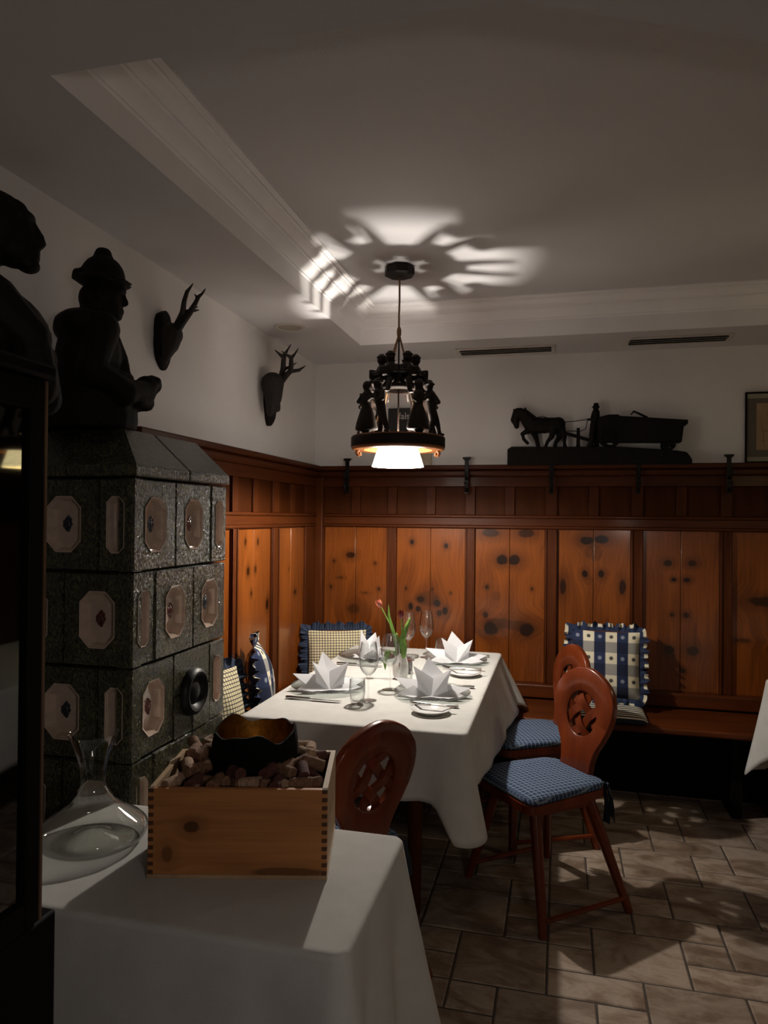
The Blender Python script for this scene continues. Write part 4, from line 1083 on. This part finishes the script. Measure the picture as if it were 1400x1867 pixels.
def chair(label, clabel, x, y, fwd, group='carved-back wooden chairs'):
    rz = math.atan2(fwd[1], fwd[0])
    t = thing('dining_chair', label, 'chair', (x, y, 0), rz, group)
    bk = obj('backrest', CM['backrest'], MT['chair'], t, (-.150, 0, .448), (0, math.radians(-9), 0))
    for s_ in CM['strips']: obj('lattice_strip', s_, MT['chair'], bk)
    obj('seat', CM['seat'], MT['chair'], t); obj('underframe', CM['underframe'], MT['chair'], t)
    for m_ in CM['legs']: obj('leg', m_, MT['chair'], t)
    for m_ in CM['runners']: obj('stretcher', m_, MT['chair'], t)
    if clabel:
        c = thing('seat_cushion', clabel, 'cushion', (x, y, .452), rz, 'blue check seat cushions on the chairs')
        obj('pad', CM['pad'], MT['seat_check'], c, (0, 0, -.452))
        for m_ in CM['ties']: obj('tie', m_, MT['navy'], c, (0, 0, -.452))
    return t
chair('carved-back wooden chair nearest the camera with lattice hole in full view', 'blue check seat cushion on the nearest lattice-back chair', -.045, 2.925, (-.77, -.64))
chair('carved-back wooden chair half hidden behind the nearest chair', 'blue check seat cushion on the chair half hidden behind another', -.115, 3.515, (-.90, -.43))
chair('dark carved-back chair at the near end of the table behind the wooden box', 'blue check seat cushion on the dark chair behind the wooden box', -.707, 2.195, (-.85, .53))

# ------------------------------------------------------------------ cushions on the benches
def pillow_meshes(w_, h_, th, uvn, ruff):
    b = MB()
    for sgn in (1, -1):
        def f(u, v, sgn=sgn):
            a, c = 2*u-1, 2*v-1
            k = max(0, (1-abs(a)**2.4))**.55*max(0, (1-abs(c)**2.4))**.55
            px = a*w_/2*(1-.05*(1-abs(c))*0-.04*abs(a)*(1-c*c)); pz = c*h_/2*(1-.04*abs(c)*(1-a*a))
            return (px, -sgn*th/2*k-.006*k*math.sin(a*5+c*3)*sgn, pz)
        b.grid(f, 22, 22)
    body = b.mesh('body', 60)
    r = MB(); n = 220
    def g(u, v):
        s_ = u*4; k = int(s_) % 4; t = s_-int(s_); a, c = [(-1+2*t, -1), (1, -1+2*t), (1-2*t, 1), (-1, 1-2*t)][k]
        na = [(0, -1), (1, 0), (0, 1), (-1, 0)][k]
        cb_ = min(t, 1-t)
        if cb_ < .06:
            o = {0: (-1, -1) if t < .5 else (1, -1), 1: (1, -1) if t < .5 else (1, 1), 2: (1, 1) if t < .5 else (-1, 1), 3: (-1, 1) if t < .5 else (-1, -1)}[k]
            f_ = cb_/.06; na = (na[0]*f_+o[0]*(1-f_)*.75, na[1]*f_+o[1]*(1-f_)*.75)
        ph = u*2*PI
        wav = (math.sin(ph*34)+.6*math.sin(ph*53+1))*ruff*.30*v+.004*math.sin(ph*90)*v
        ln = ruff*(1+.18*math.sin(ph*21+2)+.12*math.sin(ph*47))*v
        return (a*w_/2*.985+na[0]*ln, wav, c*h_/2*.985+na[1]*ln)
    r.grid(g, n, 4, True)
    return body, r.mesh('ruffle', 60)
PB = pillow_meshes(.345, .335, .12, 20, .045)
PR = pillow_meshes(.36, .36, .12, 20, .042)
def pillow(label, loc, nrm, meshes, m1, m2, lean=14, name='cushion', roll=0):
    t = thing(name, label, 'cushion', loc, 0, 'ruffled cushions on the wall benches')
    t.rotation_euler = (math.radians(-lean), math.radians(roll), math.atan2(nrm[1], nrm[0])+PI/2)
    obj('body', meshes[0], m1, t); obj('ruffle', meshes[1], m2, t)
    return t
pillow('yellow check cushion with blue ruffle in the bench corner', (-1.262, 3.985, .665), (.34, -.94), PB, MT['yellow_check'], MT['blue_ruffle'], 12)
pillow('yellow check cushion with blue ruffle at the edge of the tiled stove', (-1.335, 2.600, .70), (.96, -.28), PB, MT['yellow_check'], MT['blue_ruffle'], 14)
pillow('blue and white plaid ruffled cushion seen edge-on beside the stove', (-1.315, 3.005, .735), (.93, .36), PR, MT['plaid'], MT['plaid_ruffle'], 8, 'cushion', 6)
pillow('blue and white plaid ruffled cushion leaning on the panelling behind the chairs', (.250, 4.085, .705), (-.06, -1), PR, MT['plaid'], MT['plaid_ruffle'], 12)
pd = MB()
def padf(u, v):
    a, c = 2*u-1, 2*v-1; k = (max(0, 1-abs(a)**6)*max(0, 1-abs(c)**6))**.4
    return (a*.19, c*.17, .020*k)
pd.grid(padf, 20, 20)
def padf2(u, v):
    a, c = 2*u-1, 2*v-1; k = (max(0, 1-abs(a)**6)*max(0, 1-abs(c)**6))**.4
    return (a*.19, c*.17, -.018*k)
pd.grid(padf2, 20, 20); pdm = pd.mesh('pad', 60)
sp1 = obj('bench_pad', pdm, MT['stripe'], None, (.25, 3.925, SEAT+.0205)); tag(sp1, 'striped blue and white seat pad on the bench below the plaid cushion', 'cushion')
sp2 = obj('bench_pad', pdm.copy(), None, None, (-1.275, 3.80, SEAT+.0205)); sp2.data.materials.clear(); sp2.data.materials.append(MT['yellow_check'])
tag(sp2, 'yellow check seat pad on the corner bench below the yellow cushion', 'cushion')

# ------------------------------------------------------------------ table settings
def plate_mesh():
    b = MB()
    def fr(p, a, r, z):
        k = max(0, (r-.095)/.065); return (p.x, p.y, p.z+.0016*math.sin(a*60)*min(1, k*1.6) if r > .096 else p.z)
    b.lathe([(.0005, .004), (.06, .004), (.092, .005), (.098, .008), (.110, .011), (.125, .014), (.140, .017), (.152, .020), (.158, .0215), (.159, .0195), (.150, .016), (.135, .012), (.110, .007), (.095, .0015), (.088, .0), (.0005, .0)], 240, fr=fr)
    return b.mesh('charger_plate', 60)
PM = plate_mesh()
def napkin_mesh(seed):
    """white cloth folded into a standing star: two front points, a taller back point, wings to either side"""
    rr = random.Random(seed); b = MB(); j = lambda p: tuple(c+rr.uniform(-.003, .003) for c in p)
    F, V, TL, TR, TB = (0, -.054, .004), j((.002, -.024, .074)), j((-.060, -.040, .124)), j((.066, -.036, .118)), j((-.016, .036, .148))
    SL, SR = j((-.048, .002, .066)), j((.044, .014, .068))
    BL, BR, BBL, BBR = (-.046, -.034, .004), (.050, -.030, .004), (-.040, .044, .004), (.042, .046, .004)
    I = (0, .004, .040); WL, WR = j((-.128, -.006, .070)), j((.132, -.014, .036))
    def tri(*pts): b.add(pts, [tuple(range(len(pts)))])
    mL = (-.047, -.047, .060); mR = (.052, -.043, .058)
    tri(F, V, TL); tri(F, TL, mL); tri(F, mL, BL); tri(F, TR, V); tri(F, mR, TR); tri(F, BR, mR)
    tri(BL, mL, SL); tri(mL, TL, SL); tri(BL, SL, BBL); tri(SL, TB, BBL); tri(BBL, TB, BBR); tri(BBR, TB, SR); tri(BBR, SR, BR); tri(BR, SR, mR); tri(mR, SR, TR)
    for q in ((V, TL), (TL, SL), (SL, TB), (TB, SR), (SR, TR), (TR, V)): tri(q[1], q[0], I)
    # wings: folded leaves resting on the plate
    tri((-.030, -.010, .060), WL, (-.062, -.048, .010)); tri((-.030, -.010, .060), (-.052, .034, .014), WL); tri((-.062, -.048, .010), WL, (-.085, -.006, .016)); tri((-.085, -.006, .016), WL, (-.052, .034, .014))
    tri((.030, -.010, .050), (.070, -.050, .008), WR); tri((.030, -.010, .050), WR, (.060, .034, .012)); tri((.070, -.050, .008), (.092, -.010, .012), WR); tri((.092, -.010, .012), (.060, .034, .012), WR)
    # fold lying in front, and the flat layer underneath
    tri((-.012, -.056, .005), (-.060, -.040, .046), (-.116, -.064, .012)); tri((-.012, -.056, .005), (-.116, -.064, .012), (-.060, -.074, .007))
    tri((.010, -.056, .005), (.110, -.056, .014), (.066, -.036, .034)); tri((.010, -.056, .005), (.058, -.076, .007), (.110, -.056, .014))
    base = [(.088*math.cos(2*PI*k/16)*(1 if k % 2 else .80), .076*math.sin(2*PI*k/16)*(1 if k % 2 else .82), .0055 if k % 2 else .008) for k in range(16)]
    for k in range(16): tri((0, 0, .010), base[k], base[(k+1) % 16])
    return b.mesh('napkin', 12)
NM = [napkin_mesh(1), napkin_mesh(2)]
def put(name, me, m, label, cat, x, y, z, rz=0, group=None):
    o = obj(name, me, m if not me.materials else None, None, (x, y, z), (0, 0, rz)); return tag(o, label, cat, group)
settings = [('A', -.957, 2.905, 'at the near left place'), ('B', -.508, 2.915, 'at the near right place'), ('C', -.965, 3.600, 'at the far left place'), ('D', -.510, 3.620, 'at the far right place')]
for i, (k, x, y, pos) in enumerate(settings):
    put('charger_plate', PM, MT['plate_glass'], 'ribbed clear glass charger plate '+pos, 'plate', x, y, TZ+.0005, 0, 'glass charger plates')
    face = -PI/2 if k in 'BD' else PI/2
    o = put('folded_napkin', NM[i % 2], MT['napkin'], 'white napkin folded into a star '+pos, 'napkin', x, y, TZ+.006, {'A': .42, 'B': .12, 'C': 1.9, 'D': .20}[k], 'star-folded napkins'); o.scale = (1.22, 1.18, 1.0)
# cutlery
def knife_m(L=.235):
    h = MB(); h.tube([(0, 0, .006), (.02, 0, .0062), (.09, 0, .006), (.103, 0, .006)], [.0050, .0058, .0046, .004], 8)
    bl = MB(); bl.prism([(.103, -.004), (.115, -.008), (.19, -.009), (L-.008, -.005), (L, .004), (.115, .006), (.103, .004)], .0045, .006, 'z')
    return h.mesh('handle', 50), bl.mesh('blade', 30)
KM = knife_m()
def fork_m():
    h = MB(); h.tube([(0, 0, .006), (.02, 0, .0055), (.09, 0, .005), (.125, 0, .006)], [.0050, .0055, .0034, .003], 8)
    t = MB(); t.prism([(.122, -.003), (.135, -.010), (.150, -.011), (.150, .011), (.135, .010), (.122, .003)], .005, .0065, 'z')
    for q in (-.0095, -.0032, .0032, .0095): t.tube([(.148, q, .006), (.175, q*.95, .009), (.192, q*.9, .012)], [.0017, .0016, .0008], 6)
    return h.mesh('handle', 50), t.mesh('tines', 30)
FM = fork_m()
def cutlery(kind, label, x, y, z, rz, sc=1.0):
    t = thing(kind, label, 'cutlery', (x, y, z), rz, 'cutlery on the laid table'); t.scale = (sc, sc*1.35, 1.2)
    a = KM if 'knife' in kind else FM
    obj('handle', a[0], MT['steel'], t); obj('blade' if 'knife' in kind else 'tines', a[1], MT['steel'], t)
zt = TZ+.0005
cutlery('table_knife', 'steel knife lying in front of the near left napkin', -1.07, 2.702, zt, 0.0)
cutlery('table_knife', 'steel knife behind the near right plate', -.352, 3.082, zt, PI)
cutlery('table_knife', 'steel knife in front of the far left plate', -1.075, 3.395, zt, 0.0)
cutlery('table_knife', 'steel knife behind the far right plate', -.355, 3.79, zt, PI)
cutlery('table_fork', 'steel fork beside the near right bread plate', -.375, 2.748, zt, PI)
cutlery('table_fork', 'steel fork beside the far right bread plate', -.360, 3.45, zt, PI)
def bread_mesh():
    b = MB(); b.lathe([(.0005, .004), (.045, .0045), (.052, .008), (.066, .015), (.074, .018), (.075, .0165), (.066, .012), (.050, .003), (.044, 0), (.0005, 0)], 48); return b.mesh('bread_plate', 60)
BM_ = bread_mesh()
put('bread_plate', BM_, MT['china'], 'small white bread plate at the near right corner', 'plate', -.468, 2.655, zt, 0, 'white bread plates')
put('bread_plate', BM_, MT['china'], 'small white bread plate beside the far right plate', 'plate', -.425, 3.325, zt, 0, 'white bread plates')
cutlery('butter_knife', 'butter knife laid across the near right bread plate', -.545, 2.690, zt+.0165, -.10, .72)
cutlery('butter_knife', 'butter knife laid across the far right bread plate', -.50, 3.345, zt+.0165, -.05, .72)
# glasses
def wine_m(hg=.235, rb=.040):
    b = MB(); s_ = hg/.235
    b.lathe([(.0005, .0035), (.012, .0038), (.031, .0018), (.034, .0008), (.033, .0), (.0005, .0)], 40)
    b.lathe([(.006, .004), (.0042, .010), (.0034, .03), (.0033, .075*s_), (.0045, .092*s_), (.010, .100*s_), (.026, .116*s_), (rb*.92, .135*s_), (rb, .155*s_), (rb*.97, .18*s_), (rb*.84, .215*s_), (rb*.76, .235*s_), (rb*.74, .2352*s_), (rb*.82, .214*s_), (rb*.945, .18*s_), (rb*.975, .156*s_), (rb*.895, .137*s_), (.024, .1185*s_), (.008, .1035*s_), (.0005, .102*s_)], 40)
    return b.mesh('wine_glass', 60)
WM = wine_m(); WM2 = wine_m(.245, .038)
for m_, x, y, s_ in ((WM, -.742, 2.765, 'wine glass between the two near napkins'), (WM, -.700, 2.965, 'wine glass partly behind the tulip leaves'), (WM2, -.755, 3.60, 'shorter looking wine glass right of the red tulip'), (WM2, -.678, 3.70, 'tall wine glass standing farthest back against the panelling')):
    put('wine_glass', m_, MT['glass'], s_, 'glass', x, y, zt, 0, 'stemmed wine glasses')
def tumbler_m():
    b = MB(); b.lathe([(.0005, .012), (.014, .0115), (.020, .013), (.0255, .022), (.030, .045), (.0310, .065), (.0300, .098), (.0292, .0985), (.0318, .065), (.0315, .044), (.027, .014), (.022, .002), (.018, 0), (.0005, 0)], 36); return b.mesh('water_tumbler', 60)
UM = tumbler_m()
for x, y, s_ in ((-.770, 2.700, 'clear water tumbler by the near left knife'), (-.652, 3.058, 'clear water tumbler in front of the white vase'), (-.606, 3.735, 'clear water tumbler left of the far right napkin')):
    put('water_tumbler', UM, MT['glass'], s_, 'glass', x, y, zt, 0, 'water tumblers')
# vase with two tulips
vz = thing('tulip_vase', 'small fluted white vase holding two tulips', 'vase', (-.702, 3.178, zt))
MB().lathe([(.0005, 0), (.026, 0), (.033, .014), (.036, .040), (.034, .074), (.026, .100), (.021, .112), (.023, .119), (.021, .119), (.019, .112), (.024, .098), (.0005, .09)], 60, fr=lambda p, a, r, z: (p.x*(1+.05*math.cos(a*10)), p.y*(1+.05*math.cos(a*10)), p.z)).build('body', MT['vase'], vz, 60)
def tulip(label, pts, m, sz=1.0):
    t = thing('tulip', label, 'flower', (-.702, 3.178, zt+.09), 0, 'tulips in the vase')
    pts = [Vector(p)-Vector((0, 0, .09)) for p in pts]
    MB().tube(pts, [.0035, .0034, .0032, .003], 8).build('stem', MT['green_stem'], t)
    d = (pts[-1]-pts[-2]).normalized(); q = Vector((0, 0, 1)).rotation_difference(d)
    for k in range(6):
        a = k*PI/3; b = MB(); ro = .014 if k % 2 else .0125
        def f(u, v, a=a, ro=ro):
            w_ = (u-.5)*2; r = ro*math.sin(min(1, v*1.15)*PI*.62+.25)**.8; aa = a+w_*.62*(1-v**3)
            return (r*math.cos(aa)*sz, r*math.sin(aa)*sz, v*.040*sz)
        b.grid(f, 6, 8)
        o = b.build('petal', m, t, 60, pts[-1]); o.rotation_mode = 'QUATERNION'; o.rotation_quaternion = q
    return t
t1 = tulip('faded pink tulip leaning left in the vase', [(0, 0, .05), (-.015, 0, .15), (-.05, -.01, .25), (-.088, -.02, .325)], MT['tulip_pink'])
t2 = tulip('dark red tulip on the shorter stem in the vase', [(0, 0, .05), (.004, .01, .13), (.006, .0, .2), (.004, -.01, .275)], MT['tulip_red'], 1.05)
def leaf(t, pts, wd):
    pts = [Vector(p)-Vector((0, 0, .09)) for p in pts]; b = MB(); n = len(pts)-1
    def f(u, v):
        i = min(int(v*n), n-1); k = v*n-i; p = pts[i].lerp(pts[i+1], k); w_ = wd*(math.sin(PI*min(1, v*.9+.1))**.7); q = (u-.5)*2
        return (p.x+RGT.x*q*w_, p.y+RGT.y*q*w_-.35*w_*(1-q*q), p.z)
    b.grid(f, 4, 18); b.build('leaf', MT['leaf'], t, 60)
leaf(t1, [(0, 0, .06), (-.01, -.004, .13), (-.03, -.006, .20), (-.055, -.006, .28), (-.058, -.005, .34)], .009)
leaf(t1, [(0, -.01, .08), (-.022, -.02, .13), (-.05, -.03, .13), (-.066, -.03, .085), (-.064, -.03, .04)], .013)
leaf(t2, [(.004, 0, .06), (.016, -.01, .12), (.012, -.015, .19), (.030, -.01, .245), (.046, 0, .285)], .014)
leaf(t2, [(0, 0, .07), (-.01, -.012, .12), (-.008, -.018, .17), (-.018, -.01, .215)], .013)
leaf(t2, [(.006, -.01, .07), (.018, -.02, .11), (.024, -.02, .155), (.018, -.02, .20)], .012)
cg = thing('candle_glass', 'small glass with dark red candle behind the vase', 'candle', (-.690, 3.292, zt))
MB().lathe([(.0005, .004), (.019, .004), (.021, .01), (.0215, .085), (.0205, .085), (.0195, .012), (.0005, .010)], 30).build('holder', MT['glass'], cg, 60)
MB().lathe([(.0005, .068), (.018, .068), (.0188, .066), (.0188, .014), (.0005, .013)], 30).build('wax', MT['wax'], cg, 60)

# ------------------------------------------------------------------ wooden box of corks, black bowl, decanter
BXC = Vector((-.671, 1.478, .7505)); BRZ = math.radians(13.9)
bw, bd, bh, bt = .370, .250, .184, .011
box = thing('wooden_box', 'dovetailed pine wine box full of corks on the foreground table', 'box', BXC, BRZ)
hw, hd = bw/2, bd/2; nf = 11; fh = (bh-.008)/(2*nf-1)
mb = MB(); mb.bx((-hw+bt, -hd, .008), (hw-bt, -hd+bt, bh))
for k in range(nf-1):
    z = .008+fh*(2*k+1)
    for s_ in (-1, 1): mb.bx((s_*(hw-bt), -hd, z), (s_*(hw), -hd+bt, z+fh))
mb.build('front_panel', MT['box_wood'], box, 20)
mb = MB(); mb.bx((-hw+bt, hd-bt, .008), (hw-bt, hd, bh)); mb.build('back_panel', MT['box_side'], box, 20)
for s_ in (-1, 1):
    mb = MB(); x0, x1 = (s_*(hw-bt), s_*hw); mb.bx((x0, -hd+bt, .008), (x1, hd, bh)); sp_o = mb.build('side_panel', MT['box_side'], box, 20)
    mb = MB()
    for k in range(nf): z = .008+fh*2*k; mb.bx((x0, -hd-.0004, z), (x1, -hd+bt, z+fh))
    mb.build('finger_joints', MT['box_end'], sp_o, 0)
mb = MB(); mb.bx((-hw-.001, -hd-.002, 0), (hw+.001, hd, .008)); mb.build('bottom_board', MT['box_side'], box, 20)
RZ = Matrix.Rotation(BRZ, 3, 'Z')
cork_me = MB().lathe([(.0005, -.0225), (.0105, -.0225), (.0120, -.021), (.0122, 0), (.0120, .021), (.0105, .0225), (.0005, .0225)], 18).mesh('cork', 40)
champ_me = MB().lathe([(.0005, -.0225), (.0115, -.0225), (.0120, -.012), (.0118, -.002), (.0145, .006), (.0155, .014), (.0125, .021), (.0005, .0235)], 18).mesh('cork', 40)
rc = random.Random(21)
bowl_l = Vector((.006, .035, 0)); bowl_r = .098
placed = []
def put_cork(x, y, z, ax, m, champ=False):
    me = champ_me if champ else cork_me
    o = bpy.data.objects.new('cork', me); COL.objects.link(o)
    if not me.materials: me.materials.append(m)
    o.material_slots[0].link = 'OBJECT'; o.material_slots[0].material = m
    o.scale = (1.1, 1.1, 1.1); o.location = BXC+RZ @ Vector((x, y, z))
    o.rotation_mode = 'QUATERNION'; o.rotation_quaternion = (RZ @ Vector(ax)).to_track_quat('Z', 'Y')
    tag(o, 'wine cork in the heap filling the wooden box', 'cork', 'wine corks in the box')
mats = [MT['cork'], MT['cork_stained'], MT['cork_pale'], MT['cork'], MT['cork_stained']]
MB().bx((-hw+bt+.001, -hd+bt+.001, .009), (hw-bt-.001, hd-bt-.001, .136)).build('packing', MT['mortar'], box, 0)
tries = 0
while len(placed) < 60 and tries < 30000:
    tries += 1
    x = rc.uniform(-hw+bt+.028, hw-bt-.028); y = rc.uniform(-hd+bt+.028, hd-bt-.028)
    if math.hypot(x-bowl_l.x, y-bowl_l.y) < bowl_r+.004: continue
    lay = len(placed)//22
    z = .155+lay*.021+max(0, y)*.10
    if all((x-p[0])**2+(y-p[1])**2+((z-p[2])*1.25)**2 > .027**2 for p in placed):
        placed.append((x, y, z)); a = rc.uniform(0, 2*PI); el = rc.uniform(-.3, .3)
        put_cork(x, y, z, (math.cos(a)*math.cos(el), math.sin(a)*math.cos(el), math.sin(el)), rc.choice(mats), rc.random() < .2)
for x, a, m in ((.018, 0, MT['cork_pale']), (.125, .05, MT['cork']), (-.10, 1.3, MT['cork_stained']), (-.145, 1.1, MT['cork_pale']), (-.055, 1.4, MT['cork']), (.075, 1.5, MT['cork_stained'])):
    put_cork(x, -hd+bt+.028, .182, (math.cos(a), math.sin(a), .05), m)
bowl = thing('black_bowl', 'black bowl with ragged rim and gold lining standing among the corks', 'bowl', BXC+RZ @ Vector((bowl_l.x, bowl_l.y, .1375)), BRZ)
def rimh(a): return .125+.007*math.sin(a*3+.6)+.006*math.sin(a*5+2)+.003*math.sin(a*9)
def bfr(p, a, r, z):
    k = z/.125; return (p.x*(1+.012*math.sin(a*4+z*30)), p.y*(1+.012*math.sin(a*3+z*20)), z if k < .6 else z+(rimh(a)-.125)*(k-.6)/.4)
MB().lathe([(.0005, 0), (.05, 0), (.072, .008), (.088, .03), (.097, .065), (.098, .095), (.094, .125), (.090, .125)], 56, fr=bfr).build('shell', MT['bowl_black'], bowl, 60)
MB().lathe([(.090, .1245), (.091, .095), (.090, .065), (.081, .033), (.066, .014), (.045, .007), (.0005, .006)], 56, fr=bfr).build('gold_lining', MT['gold_leaf'], bowl, 60)
MB().lathe([(.0005, .020), (.017, .020), (.018, .018), (.018, .0075), (.0005, .0072)], 24, (0, .02, 0)).build('tealight', MT['china'], bowl, 60)
fl_ = MB(); fl_.sph((0, .02, .032), (.004, .004, .010), 10, 8); fl_.build('flame', emit('candle_flame', (1.0, .6, .2), 4.0), bowl)
l = bpy.data.lights.new('tealight_glow', 'POINT'); l.energy = .0025; l.color = (1.0, .62, .25); l.shadow_soft_size = .006
lo = bpy.data.objects.new('tealight_glow', l); COL.objects.link(lo); lo.parent = bowl; lo.location = (0, .02, .047)

dc = MB(); dc.lathe([(.0005, .030), (.020, .026), (.05, .010), (.085, .003), (.100, .002), (.114, .010), (.122, .024), (.120, .036), (.105, .050), (.078, .068), (.050, .090), (.033, .112), (.0265, .135), (.0275, .160), (.034, .190), (.044, .220), (.055, .247), (.0565, .2485)], 72)
dco = dc.build('decanter', MT['glass_dim'], None, 60, (-1.033, 1.425, .7505))
tag(dco, 'empty wide-bottomed glass wine decanter beside the wooden box', 'decanter')
